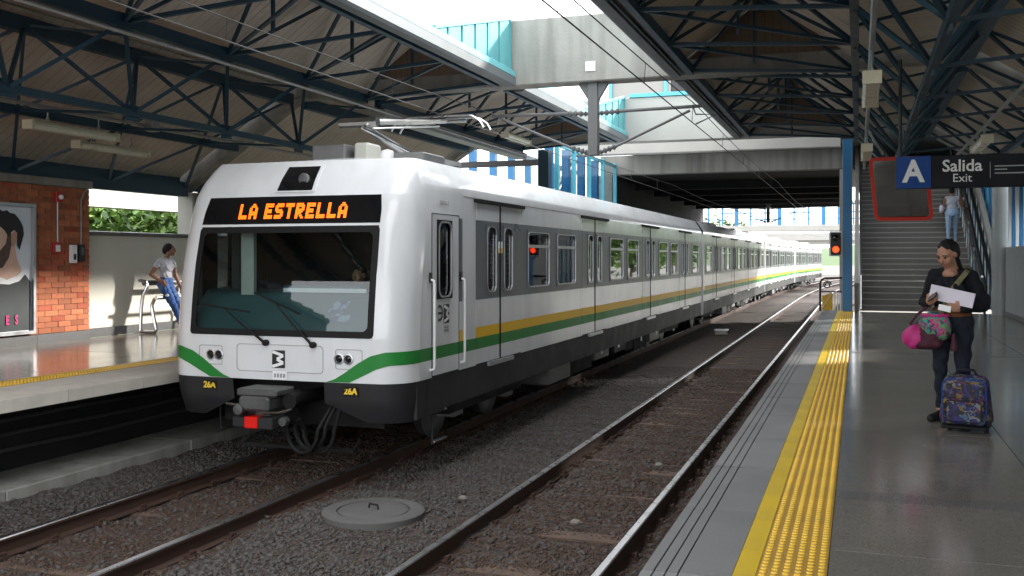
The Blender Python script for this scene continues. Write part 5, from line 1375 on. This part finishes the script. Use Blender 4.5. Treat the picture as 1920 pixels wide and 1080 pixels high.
def sdf_mesh(name, prims, mats, h=0.008, k=0.02, smooth_iter=1, folds=(), strands=0.0):
    """smooth union of tapered capsules and ellipsoids -> one continuous surface (naive surface nets)
       prim: ('c', a, b, ra, rb, tag) or ('e', centre, radii, tag[, rotation matrix])"""
    lo = np.array([1e9]*3); hi = -lo
    for p in prims:
        if p[0] == 'c':
            for q, r_ in ((p[1], p[3]), (p[2], p[4])): lo = np.minimum(lo, np.array(q)-r_); hi = np.maximum(hi, np.array(q)+r_)
        else:
            r_ = max(p[2]); lo = np.minimum(lo, np.array(p[1])-r_); hi = np.maximum(hi, np.array(p[1])+r_)
    lo -= 0.04; hi += 0.04
    n = np.ceil((hi-lo)/h).astype(int)+1
    D = np.full(n, 0.2, np.float32); DM = np.full(n, 9.0, np.float32); T = np.zeros(n, np.int8)
    for p in prims:
        if p[0] == 'c':
            a, b = np.array(p[1], float), np.array(p[2], float); ra, rb = p[3], p[4]; tg = p[5]; R_ = max(ra, rb)
            l0, h0 = np.minimum(a, b)-R_-0.05, np.maximum(a, b)+R_+0.05
        else:
            a = np.array(p[1], float); rad = np.array(p[2], float); tg = p[3]; l0, h0 = a-max(rad)-0.05, a+max(rad)+0.05
        i0 = np.maximum(0, np.floor((l0-lo)/h).astype(int)); i1 = np.minimum(n, np.ceil((h0-lo)/h).astype(int)+1)
        if np.any(i1 <= i0): continue
        ax = [lo[d]+h*np.arange(i0[d], i1[d]) for d in range(3)]
        G = np.stack(np.meshgrid(*ax, indexing='ij'), -1)
        if p[0] == 'c':
            ab = b-a; L2 = max(1e-9, ab.dot(ab)); t_ = np.clip(((G-a)@ab)/L2, 0, 1)
            d_ = np.linalg.norm(G-(a+t_[..., None]*ab), axis=-1)-(ra+(rb-ra)*t_)
        else:
            q = (G-a)
            if len(p) > 4: q = q@np.array(p[4])
            k0 = np.linalg.norm(q/rad, axis=-1); k1 = np.linalg.norm(q/(rad*rad), axis=-1)
            d_ = k0*(k0-1)/np.maximum(k1, 1e-6)
        sl = tuple(slice(i0[d], i1[d]) for d in range(3))
        cur = D[sl]; hh = np.clip(0.5+0.5*(cur-d_)/k, 0, 1)
        D[sl] = cur+(d_-cur)*hh-k*hh*(1-hh)
        mk = d_ < DM[sl]; DM[sl] = np.where(mk, d_, DM[sl]); T[sl] = np.where(mk, tg, T[sl])
    if folds or strands:      # shallow cloth folds / hair strands on the chosen tags
        gx, gy, gz = np.meshgrid(*[lo[d]+h*np.arange(n[d]) for d in range(3)], indexing='ij', sparse=True)
        if strands: D += (strands*np.sin(130*gx+25*np.sin(9*gz)+60*gy)).astype(np.float32)
        if folds:
            wv = 0.0042*np.sin(38*gz+14*np.sin(7*gx+2*gy)+9*gx)+0.003*np.sin(55*gx-40*gz+20*gy)
            D += np.where(np.isin(T, folds), wv, 0).astype(np.float32)
    s = D < 0
    nx, ny, nz = (n-1)
    cs = [s[i:i+nx, j:j+ny, l:l+nz] for i in (0, 1) for j in (0, 1) for l in (0, 1)]
    cnt = sum(c_.astype(np.int8) for c_ in cs); act = (cnt > 0) & (cnt < 8)
    idx = np.argwhere(act); vid = np.full((nx, ny, nz), -1, np.int64); vid[act] = np.arange(len(idx))
    P = np.zeros((len(idx), 3)); C_ = np.zeros(len(idx))
    offs = [np.array(o_) for o_ in ((0,0,0),(0,0,1),(0,1,0),(0,1,1),(1,0,0),(1,0,1),(1,1,0),(1,1,1))]
    for a_ in range(8):
        for b_ in range(a_+1, 8):
            if np.abs(offs[a_]-offs[b_]).sum() != 1: continue
            A = idx+offs[a_]; Bq = idx+offs[b_]
            da = D[A[:, 0], A[:, 1], A[:, 2]]; db = D[Bq[:, 0], Bq[:, 1], Bq[:, 2]]
            m_ = (da < 0) != (db < 0)
            t_ = np.where(m_, da/np.where(m_, da-db, 1), 0)
            P[m_] += (A+t_[:, None]*(Bq-A))[m_]; C_[m_] += 1
    P = P/C_[:, None]*h+lo
    faces = []
    for d in range(3):
        e1, e2 = (d+1) % 3, (d+2) % 3
        sh = [slice(None)]*3
        s0 = [slice(1, -1)]*3; s1 = [slice(1, -1)]*3
        s0[d] = slice(0, -1); s1[d] = slice(1, None)
        a_ = s[tuple(s0)]; b_ = s[tuple(s1)]
        for sign in (0, 1):
            m_ = (a_ & ~b_) if sign == 0 else (~a_ & b_)
            I = np.argwhere(m_)
            if not len(I): continue
            I = I+np.array([0 if q == d else 1 for q in range(3)])
            v_ = np.zeros(3, int); v_[e1] = 1; w2 = np.zeros(3, int); w2[e2] = 1
            q = [vid[tuple((I-v_-w2).T)], vid[tuple((I-w2).T)], vid[tuple(I.T)], vid[tuple((I-v_).T)]]
            Fq = np.stack(q, 1)
            faces.append(Fq if sign == 0 else Fq[:, ::-1])
    Fq = np.concatenate(faces)
    for _ in range(smooth_iter):   # light laplacian
        acc = np.zeros_like(P); ct = np.zeros(len(P))
        for a_ in range(4):
            np.add.at(acc, Fq[:, a_], P[Fq[:, (a_+1) % 4]]); np.add.at(ct, Fq[:, a_], 1)
        P = 0.5*P+0.5*acc/np.maximum(ct, 1)[:, None]
    me = bpy.data.meshes.new(name); me.from_pydata(P.tolist(), [], Fq.tolist())
    for q in mats: me.materials.append(MATS[q])
    tv = T[idx[:, 0], idx[:, 1], idx[:, 2]]
    me.polygons.foreach_set('material_index', tv[Fq[:, 0]].astype(np.int32)); me.polygons.foreach_set('use_smooth', [True]*len(Fq))
    me.update()
    return me

def hand_prims(w_, d, side, curl, tag_=0, s=1.0, up=(0, 0, 1)):
    """palm plus five fingers; w_ wrist, d pointing direction, side = thumb direction, curl = bend direction"""
    w_ = Vector(w_); d = Vector(d).normalized(); sd = Vector(side); sd = (sd-d*sd.dot(d)).normalized(); cu = Vector(curl).normalized()
    pr = [('c', tuple(w_), tuple(w_+d*0.05*s), 0.024*s, 0.030*s, tag_), ('c', tuple(w_+d*0.03*s+sd*0.018*s), tuple(w_+d*0.075*s+sd*0.022*s), 0.017*s, 0.013*s, tag_),
          ('c', tuple(w_+d*0.03*s-sd*0.018*s), tuple(w_+d*0.07*s-sd*0.024*s), 0.016*s, 0.012*s, tag_)]
    for o_, l_ in ((0.028, 0.070), (0.010, 0.080), (-0.009, 0.074), (-0.027, 0.058)):
        a = w_+d*0.075*s+sd*o_*s; b = a+(d*0.85+cu*0.35).normalized()*l_*0.5*s; c_ = b+(d*0.45+cu*0.9).normalized()*l_*0.5*s
        pr += [('c', tuple(a), tuple(b), 0.0095*s, 0.009*s, tag_), ('c', tuple(b), tuple(c_), 0.009*s, 0.0075*s, tag_)]
    a = w_+d*0.02*s+sd*0.026*s; b = a+(sd*0.8+d*0.7).normalized()*0.038*s; c_ = b+(d*0.8+cu*0.5+sd*0.2).normalized()*0.03*s
    pr += [('c', tuple(a), tuple(b), 0.013*s, 0.011*s, tag_), ('c', tuple(b), tuple(c_), 0.011*s, 0.009*s, tag_)]
    return pr
def head_prims(hc, fwd, s=1.0, tag_=0, lip=None, nod=0.0):
    """skull, jaw, nose, ears, lips; hc head centre, fwd facing direction (unit, may point down a little)"""
    f = Vector(fwd).normalized(); r_ = f.cross(Vector((0, 0, 1))).normalized(); u = r_.cross(f).normalized(); h = Vector(hc)
    M3 = [[r_.x, f.x, u.x], [r_.y, f.y, u.y], [r_.z, f.z, u.z]]
    g = lambda a, b, c_: tuple(h+r_*a*s+f*b*s+u*c_*s)
    pr = [('e', g(0, -0.012, 0.025), (0.074*s, 0.092*s, 0.088*s), tag_, M3), ('e', g(0, 0.030, -0.035), (0.056*s, 0.058*s, 0.075*s), tag_, M3),
          ('e', g(0, 0.058, -0.082), (0.028*s, 0.024*s, 0.022*s), tag_, M3), ('c', g(0, 0.085, 0.012), g(0, 0.103, -0.022), 0.008*s, 0.013*s, tag_),
          ('e', g(0.040, 0.062, -0.028), (0.022*s, 0.02*s, 0.024*s), tag_, M3), ('e', g(-0.040, 0.062, -0.028), (0.022*s, 0.02*s, 0.024*s), tag_, M3),
          ('c', g(-0.045, 0.072, 0.022), g(0.045, 0.072, 0.022), 0.012*s, 0.012*s, tag_)]
    for q in (-1, 1): pr.append(('e', g(q*0.076, -0.008, -0.004), (0.010*s, 0.020*s, 0.032*s), tag_, M3))
    if lip is not None: pr.append(('c', g(-0.018, 0.086, -0.055), g(0.018, 0.086, -0.055), 0.008*s, 0.008*s, lip))
    return pr, g, M3
def face_details(parent, g, s=1.0):
    m = MB()
    for q in (-1, 1):
        for a0, b0, c0, r0 in ((q*0.031, 0.083, 0.005, 0.010),):
            p = g(a0, b0, c0); m.lathe([(0, -r0*s), (r0*0.9*s, -r0*0.4*s), (r0*0.9*s, r0*0.4*s), (0, r0*s)], p, 8)
        m.tube([g(q*0.014, 0.092, 0.024), g(q*0.032, 0.092, 0.030), g(q*0.052, 0.080, 0.022)], 0.0042*s, 5)
    return m.build('eyes_and_brows', 'hair_black', parent, world=False)

def person(label, loc, rz, prims, mats, h=0.007, hair=None, k=0.02, folds=()):
    t = thing('person', label, 'person', loc, rz)
    link('body', sdf_mesh('body', prims, mats, h, k, folds=folds), t)
    if hair: link('hair', sdf_mesh('hair', hair, ['hair_black'], 0.006, 0.02, strands=0.0022), t)
    return t

# ---- woman with bags looking at her phone (faces -y locally)
S, A, B_, L_, O_, SH = 0, 1, 2, 3, 4, 5    # skin, lips, top, leggings, wrap, shoe
hc = (-0.015, -0.075, 1.455); fw = (-0.25, -0.86, -0.45)
hp, hg, HM = head_prims(hc, fw, 0.98, S, A)
pr = hp+[('c', (0, 0.0, 1.28), (-0.005, -0.045, 1.39), 0.056, 0.047, S),
  ('e', (0, -0.075, 1.285), (0.055, 0.03, 0.035), S),
  ('c', (-0.115, 0.005, 1.268), (0.115, 0.005, 1.268), 0.066, 0.066, B_), ('e', (0, 0.0, 1.16), (0.152, 0.112, 0.16), B_), ('e', (-0.07, -0.085, 1.15), (0.075, 0.06, 0.07), B_), ('e', (0.07, -0.085, 1.15), (0.075, 0.06, 0.07), B_),
  ('e', (0, -0.015, 1.03), (0.148, 0.118, 0.10), B_), ('e', (0, -0.015, 0.95), (0.165, 0.135, 0.075), O_), ('e', (0.0, 0.0, 0.86), (0.178, 0.142, 0.12), L_), ('e', (-0.0, 0.06, 0.83), (0.15, 0.10, 0.10), L_),
  # her right arm (image left): phone hand
  ('c', (-0.160, 0.0, 1.27), (-0.232, -0.005, 1.03), 0.054, 0.046, B_), ('c', (-0.232, -0.005, 1.03), (-0.125, -0.20, 1.035), 0.047, 0.034, B_),
  # her left arm (image right): papers, loose sleeve
  ('c', (0.160, 0.0, 1.27), (0.245, 0.02, 1.02), 0.056, 0.055, B_), ('c', (0.245, 0.02, 1.01), (0.15, -0.19, 0.995), 0.056, 0.040, B_), ('e', (0.25, 0.02, 1.05), (0.055, 0.062, 0.09), B_),
  # legs
  ('c', (-0.085, 0.0, 0.82), (-0.095, -0.025, 0.47), 0.092, 0.058, L_), ('c', (-0.095, -0.025, 0.47), (-0.10, 0.0, 0.27), 0.054, 0.046, L_), ('e', (-0.10, 0.03, 0.35), (0.044, 0.052, 0.10), L_), ('c', (-0.10, 0.0, 0.28), (-0.105, 0.01, 0.12), 0.045, 0.033, L_),
  ('c', (-0.105, 0.01, 0.12), (-0.105, 0.012, 0.075), 0.031, 0.032, S), ('c', (-0.105, 0.03, 0.045), (-0.135, -0.13, 0.035), 0.040, 0.032, SH), ('c', (-0.105, 0.03, 0.025), (-0.135, -0.14, 0.022), 0.034, 0.028, SH),
  ('c', (0.085, 0.0, 0.82), (0.085, 0.0, 0.47), 0.092, 0.058, L_), ('c', (0.085, 0.0, 0.47), (0.075, 0.10, 0.27), 0.054, 0.046, L_), ('e', (0.08, 0.10, 0.34), (0.044, 0.052, 0.10), L_), ('c', (0.075, 0.10, 0.27), (0.07, 0.14, 0.11), 0.045, 0.034, L_),
  ('c', (0.07, 0.15, 0.045), (0.08, 0.0, 0.035), 0.040, 0.032, SH), ('c', (0.07, 0.15, 0.025), (0.08, -0.01, 0.022), 0.034, 0.028, SH)]
pr += hand_prims((-0.13, -0.20, 1.035), (0.55, -0.6, 0.35), (0.1, -0.4, 1.0), (0.3, 0.6, 0.4), S, 0.92)
pr += hand_prims((0.15, -0.19, 0.995), (-0.75, -0.6, 0.05), (0.0, -0.3, 1.0), (-0.2, 0.7, 0.2), S, 0.92)
g_ = lambda a, b, c_: hg(a, b, c_)
hair = [('e', hg(0, -0.027, 0.043), (0.0785, 0.090, 0.083), 0, HM), ('e', hg(0, -0.060, 0.0), (0.076, 0.062, 0.085), 0, HM),
        ('c', hg(0.073, -0.01, 0.03), hg(0.076, -0.035, -0.03), 0.012, 0.014, 0), ('c', hg(-0.073, -0.01, 0.03), hg(-0.076, -0.035, -0.03), 0.012, 0.014, 0),
        ('c', hg(0.02, -0.10, 0.03), hg(0.05, -0.13, -0.06), 0.035, 0.04, 0), ('c', hg(0.05, -0.13, -0.06), (0.07, 0.10, 1.22), 0.04, 0.022, 0)]
PW = (0.77, 9.45, PZ); RW = R(-24)
w1 = person('woman in a black top looking at her phone on the near platform', PW, RW, pr, ['skin', 'lips', 'cloth_black', 'cloth_leggings', 'cloth_orange', 'shoe_black'], 0.0065, hair, folds=(2, 3, 4))
face_details(w1, hg)
MB().box(-0.125, 0.10, 0.118, 0.122, 0.0, 0.0)
# items she carries: each its own thing
def held(name, label, cat): return thing(name, label, cat, PW, RW)
t = held('phone', 'dark phone in the right hand of the woman in black', 'phone')
MB().beam((-0.10, -0.285, 1.065), (-0.02, -0.315, 1.115), 0.068, 0.010, up=(0.3, -0.6, 0.8)).build('case', 'black_gloss', t, world=False, bevel=0.004)
MB().beam((-0.097, -0.284, 1.073), (-0.023, -0.311, 1.119), 0.060, 0.002, up=(0.3, -0.6, 0.8)).build('screen', 'lamp_glass', t, world=False)
t = held('paper_folder', 'white papers held against the chest by the woman in black', 'papers')
mat('paper_lilac', (0.62, 0.58, 0.66), 0.6, var=0.08, scale=9)
MB().beam((-0.10, -0.245, 1.135), (0.25, -0.215, 1.06), 0.012, 0.125).build('sheets', 'paper_lilac', t, world=False)
MB().beam((-0.02, -0.268, 1.005), (0.08, -0.262, 0.985), 0.012, 0.05).build('receipt', 'paper', t, world=False)
mat('bag_pattern', (0.02, 0.25, 0.18), 0.85, var=0.3, scale=20, bump=0.5, bscale=60, col2=(0.55, 0.02, 0.16), c2=(0.48, 0.53))
def patchwork(name, cols, scale, base):
    m = bpy.data.materials.new(name); m.use_nodes = True; N = m.node_tree.nodes; L = m.node_tree.links; b = N['Principled BSDF']; b.inputs['Roughness'].default_value = 0.7
    tc = N.new('ShaderNodeTexCoord'); nz = N.new('ShaderNodeTexNoise'); nz.inputs['Scale'].default_value = scale*0.8
    ad = N.new('ShaderNodeMixRGB'); ad.blend_type = 'ADD'; ad.inputs['Fac'].default_value = 0.10
    vo = N.new('ShaderNodeTexVoronoi'); vo.inputs['Scale'].default_value = scale
    sp = N.new('ShaderNodeSeparateColor'); cr = N.new('ShaderNodeValToRGB'); cr.color_ramp.interpolation = 'CONSTANT'
    L.new(tc.outputs['Object'], nz.inputs['Vector']); L.new(tc.outputs['Object'], ad.inputs['Color1']); L.new(nz.outputs['Color'], ad.inputs['Color2'])
    L.new(ad.outputs[0], vo.inputs['Vector']); L.new(vo.outputs['Color'], sp.inputs[0]); L.new(sp.outputs[0], cr.inputs['Fac'])
    el = cr.color_ramp.elements
    while len(el) < len(cols): el.new(0.5)
    for i, c_ in enumerate(cols): el[i].position = i/len(cols); el[i].color = (*c_, 1)
    L.new(cr.outputs[0], b.inputs['Base Color']); MATS[name] = m
patchwork('mochila_pattern', [(0.02, 0.20, 0.13), (0.40, 0.015, 0.13), (0.012, 0.03, 0.06), (0.02, 0.24, 0.17), (0.36, 0.02, 0.16), (0.18, 0.20, 0.03), (0.01, 0.08, 0.10)], 38, None)
patchwork('suitcase_pattern', [(0.006, 0.006, 0.03), (0.015, 0.014, 0.12), (0.005, 0.005, 0.007), (0.04, 0.09, 0.14), (0.01, 0.01, 0.08), (0.14, 0.085, 0.02), (0.005, 0.005, 0.01), (0.09, 0.015, 0.04), (0.13, 0.14, 0.13), (0.008, 0.008, 0.035), (0.005, 0.005, 0.01), (0.012, 0.012, 0.09)], 34, None)
mat('bag_pink', (0.42, 0.018, 0.16), 0.7, var=0.1, scale=8, bump=0.2, bscale=15)
mat('bag_dark', (0.06, 0.02, 0.03), 0.7, spec=0.15, var=0.2, scale=10)
mat('strap', (0.12, 0.11, 0.05), 0.8, var=0.5, scale=30)
t = held('woven_bag', 'colourful woven shoulder bag with green flowers at the woman\'s hip', 'bag')
link('pouch', sdf_mesh('pouch', [('e', (-0.07, -0.22, 0.845), (0.135, 0.075, 0.12), 0), ('e', (-0.07, -0.21, 0.79), (0.13, 0.08, 0.09), 0)], ['mochila_pattern'], 0.008), t)
MB().tube([(-0.07+0.112*math.cos(a*0.5236), -0.22+0.06*math.sin(a*0.5236), 0.93) for a in range(12)], 0.012, 6, closed=True).build('rim', 'bag_pink', t, world=False, smooth=True)
MB().beam((-0.02, -0.22, 0.94), (0.03, -0.155, 1.12), 0.045, 0.006, up=(0, -1, 0.3)).build('strap', 'strap', t, world=False)
MB().beam((0.03, -0.157, 1.12), (0.145, -0.085, 1.30), 0.045, 0.006, up=(0, -1, 0.3)).build('strap', 'strap', t, world=False)
MB().beam((0.145, -0.085, 1.30), (0.13, 0.04, 1.345), 0.045, 0.006, up=(0.3, 0, 1)).build('strap', 'strap', t, world=False)
MB().lathe([(0.010, 0.0), (0.018, -0.02), (0.014, -0.04), (0.024, -0.08), (0.030, -0.14), (0.022, -0.15), (0.0, -0.14)], (0.085, -0.21, 0.78), 10).build('tassel', 'bag_dark', t, world=False, smooth=True)
t = held('pink_duffel', 'pink and maroon duffel bag hanging in front of the woman\'s thigh', 'bag')
link('shell', sdf_mesh('shell', [('c', (-0.08, -0.19, 0.755), (-0.22, -0.21, 0.735), 0.10, 0.105, 0), ('e', (-0.235, -0.245, 0.735), (0.105, 0.085, 0.10), 1), ('e', (-0.15, -0.22, 0.68), (0.14, 0.09, 0.05), 0)], ['bag_dark', 'bag_pink'], 0.007, folds=(0, 1)), t)
MB().tube([(-0.28, -0.23, 0.84), (-0.22, -0.22, 0.93), (-0.15, -0.20, 0.99), (-0.13, -0.2, 1.01)], 0.012, 6).build('handle', 'bag_dark', t, world=False, smooth=True)
# rolling suitcase
t = thing('rolling_backpack', 'navy rolling backpack with a colourful printed pattern standing on the platform', 'suitcase', (0.835, 8.98, PZ), R(-14))
def rbox(x0, x1, y0, y1, z0, z1, name, m_, parent, bv=0.03, seg=3): return MB().box(x0, x1, y0, y1, z0, z1).build(name, m_, parent, world=False, bevel=bv, seg=seg)
m = MB().box(-0.19, 0.19, -0.10, 0.12, 0.05, 0.46)
m.v = [(x*(1.08 if z < 0.1 else 0.86), y*(1.0 if z < 0.1 else 0.85), z) for x, y, z in m.v]
m.build('main_pack', 'suitcase_pattern', t, world=False, bevel=0.06, seg=4)
rbox(-0.16, 0.16, -0.155, -0.085, 0.065, 0.28, 'front_pocket', 'suitcase_pattern', t, 0.035)
rbox(-0.175, 0.175, -0.125, 0.125, 0.025, 0.055, 'base', 'shoe_black', t, 0.01, 1)
MB().tube([(-0.08, 0.0, 0.455), (-0.06, 0.0, 0.50), (0.06, 0.0, 0.50), (0.08, 0.0, 0.455)], 0.013, 6).build('top_handle', 'cloth_leggings', t, world=False, smooth=True)
MB().tube([(x, -0.105, z) for x, z in rrect(-0.165, 0.165, 0.09, 0.43, 0.06)], 0.006, 5, closed=True).build('piping', 'sign_blue', t, world=False)
MB().tube([(x, -0.158, z) for x, z in rrect(-0.135, 0.135, 0.09, 0.26, 0.03)], 0.004, 5, closed=True).build('zip', 'cloth_leggings', t, world=False)
MB().beam((-0.06, 0.115, 0.06), (-0.06, 0.115, 0.44), 0.018).beam((0.06, 0.115, 0.06), (0.06, 0.115, 0.44), 0.018).build('trolley_rail', 'brushed_alu', t, world=False)
for x in (-0.14, 0.14): MB().lathe([(0.0, -0.015), (0.035, -0.015), (0.035, 0.015), (0.0, 0.015)], (x, 0.11, 0.035), 14, 'x').build('wheel', 'black_rubber', t, world=False)

# ---- woman leaning on the steel rail, looking along the platform (local: leans back to -x wall, faces +x)
hc = (0.05, 0.06, 1.575); fw = (0.86, 0.50, -0.03)
hp, hg, HM = head_prims(hc, fw, 1.0, 0, None)
pr = hp+[('c', (0.0, 0, 1.40), (0.03, 0.03, 1.51), 0.052, 0.045, 0), ('c', (0.0, -0.15, 1.365), (0.0, 0.15, 1.365), 0.062, 0.062, 1), ('e', (0.0, 0, 1.26), (0.115, 0.165, 0.15), 1), ('e', (0.06, -0.07, 1.25), (0.06, 0.07, 0.065), 1), ('e', (0.06, 0.07, 1.25), (0.06, 0.07, 0.065), 1),
  ('e', (0.0, 0, 1.10), (0.10, 0.135, 0.11), 1), ('e', (-0.01, 0, 0.96), (0.125, 0.17, 0.12), 2), ('e', (-0.05, 0, 0.90), (0.10, 0.15, 0.10), 2),
  ('c', (0, -0.19, 1.36), (-0.06, -0.22, 1.27), 0.056, 0.054, 1), ('c', (-0.04, -0.21, 1.30), (-0.13, -0.27, 1.11), 0.044, 0.038, 0), ('c', (-0.13, -0.27, 1.11), (0.02, -0.20, 0.99), 0.038, 0.028, 0),
  ('c', (0, 0.19, 1.36), (0.02, 0.22, 1.27), 0.056, 0.054, 1), ('c', (0.02, 0.22, 1.30), (0.05, 0.24, 1.08), 0.043, 0.038, 0), ('c', (0.05, 0.24, 1.08), (0.17, 0.22, 0.88), 0.038, 0.027, 0),
  ('c', (0.0, -0.085, 0.90), (0.24, -0.08, 0.50), 0.095, 0.066, 2), ('c', (0.24, -0.08, 0.50), (0.42, -0.08, 0.10), 0.062, 0.045, 2), ('c', (0.0, 0.085, 0.90), (0.25, 0.09, 0.50), 0.095, 0.066, 2), ('c', (0.25, 0.09, 0.50), (0.46, 0.09, 0.10), 0.062, 0.045, 2)]
for y in (-0.08, 0.09): pr += [('c', (0.42, y, 0.045), (0.58, y, 0.035), 0.042, 0.034, 3), ('c', (0.40, y, 0.025), (0.59, y, 0.022), 0.036, 0.03, 3)]
pr += hand_prims((0.02, -0.20, 0.99), (0.8, 0.1, -0.6), (0.3, 0, 1), (0, 0.5, -0.5), 0, 0.95)+hand_prims((0.17, 0.22, 0.88), (0.5, -0.1, -0.85), (1, 0, 0.3), (-0.6, -0.3, -0.3), 0, 0.95)
hair = [('e', hg(0, -0.034, 0.042), (0.081, 0.092, 0.086), 0, HM), ('e', hg(0, -0.085, -0.01), (0.070, 0.06, 0.080), 0, HM), ('c', hg(0.07, 0.02, 0.05), hg(0.075, -0.03, -0.01), 0.02, 0.02, 0), ('c', hg(-0.07, 0.02, 0.05), hg(-0.075, -0.03, -0.01), 0.02, 0.02, 0)]
w2 = person('woman in a grey T-shirt and ripped blue jeans leaning on the steel rail', (-12.42, 15.72, PZ), R(4), pr, ['skin_dark', 'cloth_grey', 'denim', 'shoe_white'], 0.008, hair, folds=(1, 2))
face_details(w2, hg)
link('jeans_rip', sdf_mesh('jeans_rip', [('e', (0.13, -0.155, 0.72), (0.045, 0.018, 0.028), 0)], ['mark_white'], 0.008), w2)

# ---- person climbing, seen from behind (faces +y)
hc = (0.0, 0.06, 1.50); fw = (0.1, 1, -0.25)
hp, hg, HM = head_prims(hc, fw, 0.95, 0, None)
pr = hp+[('c', (0, 0.0, 1.33), (0, 0.04, 1.43), 0.05, 0.045, 0), ('c', (-0.15, 0, 1.29), (0.15, 0, 1.29), 0.065, 0.065, 1), ('e', (0, 0, 1.17), (0.165, 0.12, 0.16), 1), ('e', (0, -0.01, 1.0), (0.15, 0.12, 0.12), 1), ('e', (0, -0.02, 0.88), (0.18, 0.14, 0.12), 2), ('e', (0, -0.06, 0.83), (0.16, 0.10, 0.10), 2),
  ('c', (-0.19, 0, 1.29), (-0.25, -0.02, 1.06), 0.055, 0.045, 0), ('c', (-0.25, -0.02, 1.06), (-0.24, 0.12, 0.88), 0.042, 0.03, 0), ('c', (0.19, 0, 1.29), (0.27, 0.04, 1.08), 0.055, 0.045, 0), ('c', (0.27, 0.04, 1.08), (0.40, 0.16, 1.0), 0.042, 0.03, 0),
  ('c', (-0.09, -0.01, 0.82), (-0.095, 0.02, 0.45), 0.10, 0.07, 2), ('c', (-0.095, 0.02, 0.45), (-0.10, -0.03, 0.08), 0.066, 0.048, 2), ('c', (0.09, -0.01, 0.82), (0.10, 0.12, 0.50), 0.10, 0.07, 2), ('c', (0.10, 0.12, 0.50), (0.10, 0.06, 0.10), 0.066, 0.048, 2)]
for x, y in ((-0.10, -0.04), (0.10, 0.05)): pr += [('c', (x, y, 0.04), (x, y+0.16, 0.035), 0.042, 0.034, 3)]
pr += hand_prims((-0.24, 0.12, 0.88), (0, 0.4, -0.9), (0, 1, 0), (0.8, 0, 0), 0, 0.95)+hand_prims((0.40, 0.16, 1.0), (0.6, 0.7, -0.2), (0, 0.3, 1), (0, 0, -1), 0, 0.95)
hair = [('e', hg(0, -0.030, 0.045), (0.080, 0.094, 0.085), 0, HM), ('e', hg(0, -0.07, 0.0), (0.075, 0.06, 0.09), 0, HM), ('e', hg(0, -0.12, 0.05), (0.04, 0.04, 0.04), 0, HM)]
ci = 11
person('person in a grey top and pale jeans climbing the stairs, back to the viewer', (2.60, 28.6+run*ci+0.16, PZ+rise*(ci+1)+0.003), 0, pr, ['skin_dark', 'cloth_grey', 'denim_pale', 'shoe_white'], 0.010, hair, folds=(1, 2))
t = thing('handbag', 'pale pink handbag at the left side of the person climbing the stairs', 'bag', (2.36, 28.6+run*ci+0.16, PZ+rise*(ci+1)))
link('pouch', sdf_mesh('pouch', [('e', (-0.04, 0, 0.98), (0.07, 0.12, 0.13), 0)], ['paper_lilac'], 0.012), t)
MB().tube([(-0.04, -0.06, 1.08), (0.0, -0.03, 1.32), (0.05, 0.0, 1.36), (0.0, 0.05, 1.3), (-0.04, 0.06, 1.08)], 0.01, 5).build('strap', 'bag_dark', t, world=False)

# ---- driver seated in the cab (faces -y)
hc = (0.0, -0.02, 1.17); fw = (-0.1, -1, -0.05)
hp, hg, HM = head_prims(hc, fw, 1.0, 0, None)
pr = hp+[('c', (0, 0, 0.98), (0, -0.01, 1.1), 0.055, 0.05, 0), ('c', (-0.17, 0, 0.94), (0.17, 0, 0.94), 0.07, 0.07, 1), ('e', (0, 0, 0.78), (0.18, 0.12, 0.2), 1), ('e', (0, 0, 0.58), (0.17, 0.13, 0.14), 1),
  ('c', (-0.21, 0, 0.93), (-0.26, -0.08, 0.68), 0.06, 0.05, 1), ('c', (-0.26, -0.08, 0.68), (-0.18, -0.36, 0.66), 0.05, 0.035, 1), ('c', (0.21, 0, 0.93), (0.26, -0.08, 0.68), 0.06, 0.05, 1), ('c', (0.26, -0.08, 0.68), (0.18, -0.36, 0.66), 0.05, 0.035, 1),
  ('c', (-0.1, 0, 0.52), (-0.12, -0.34, 0.50), 0.09, 0.07, 1), ('c', (0.1, 0, 0.52), (0.12, -0.34, 0.50), 0.09, 0.07, 1), ('c', (-0.12, -0.34, 0.5), (-0.12, -0.36, 0.1), 0.06, 0.05, 1), ('c', (0.12, -0.34, 0.5), (0.12, -0.36, 0.1), 0.06, 0.05, 1), ('c', (-0.12, -0.34, 0.04), (-0.12, -0.48, 0.035), 0.04, 0.035, 1), ('c', (0.12, -0.34, 0.04), (0.12, -0.48, 0.035), 0.04, 0.035, 1)]
pr += hand_prims((-0.18, -0.36, 0.66), (0.1, -1, 0), (1, 0, 0.2), (0, 0, -1), 0, 1.0)+hand_prims((0.18, -0.36, 0.66), (-0.1, -1, 0), (-1, 0, 0.2), (0, 0, -1), 0, 1.0)
person('driver in dark clothes seated behind the train windscreen', (CX2+0.36, 11.34, 1.06), 0, pr, ['skin', 'shirt_dark'], 0.011,
       [('e', hg(0, -0.030, 0.045), (0.084, 0.098, 0.088), 0, HM), ('e', hg(0, -0.07, 0.0), (0.070, 0.06, 0.080), 0, HM)])
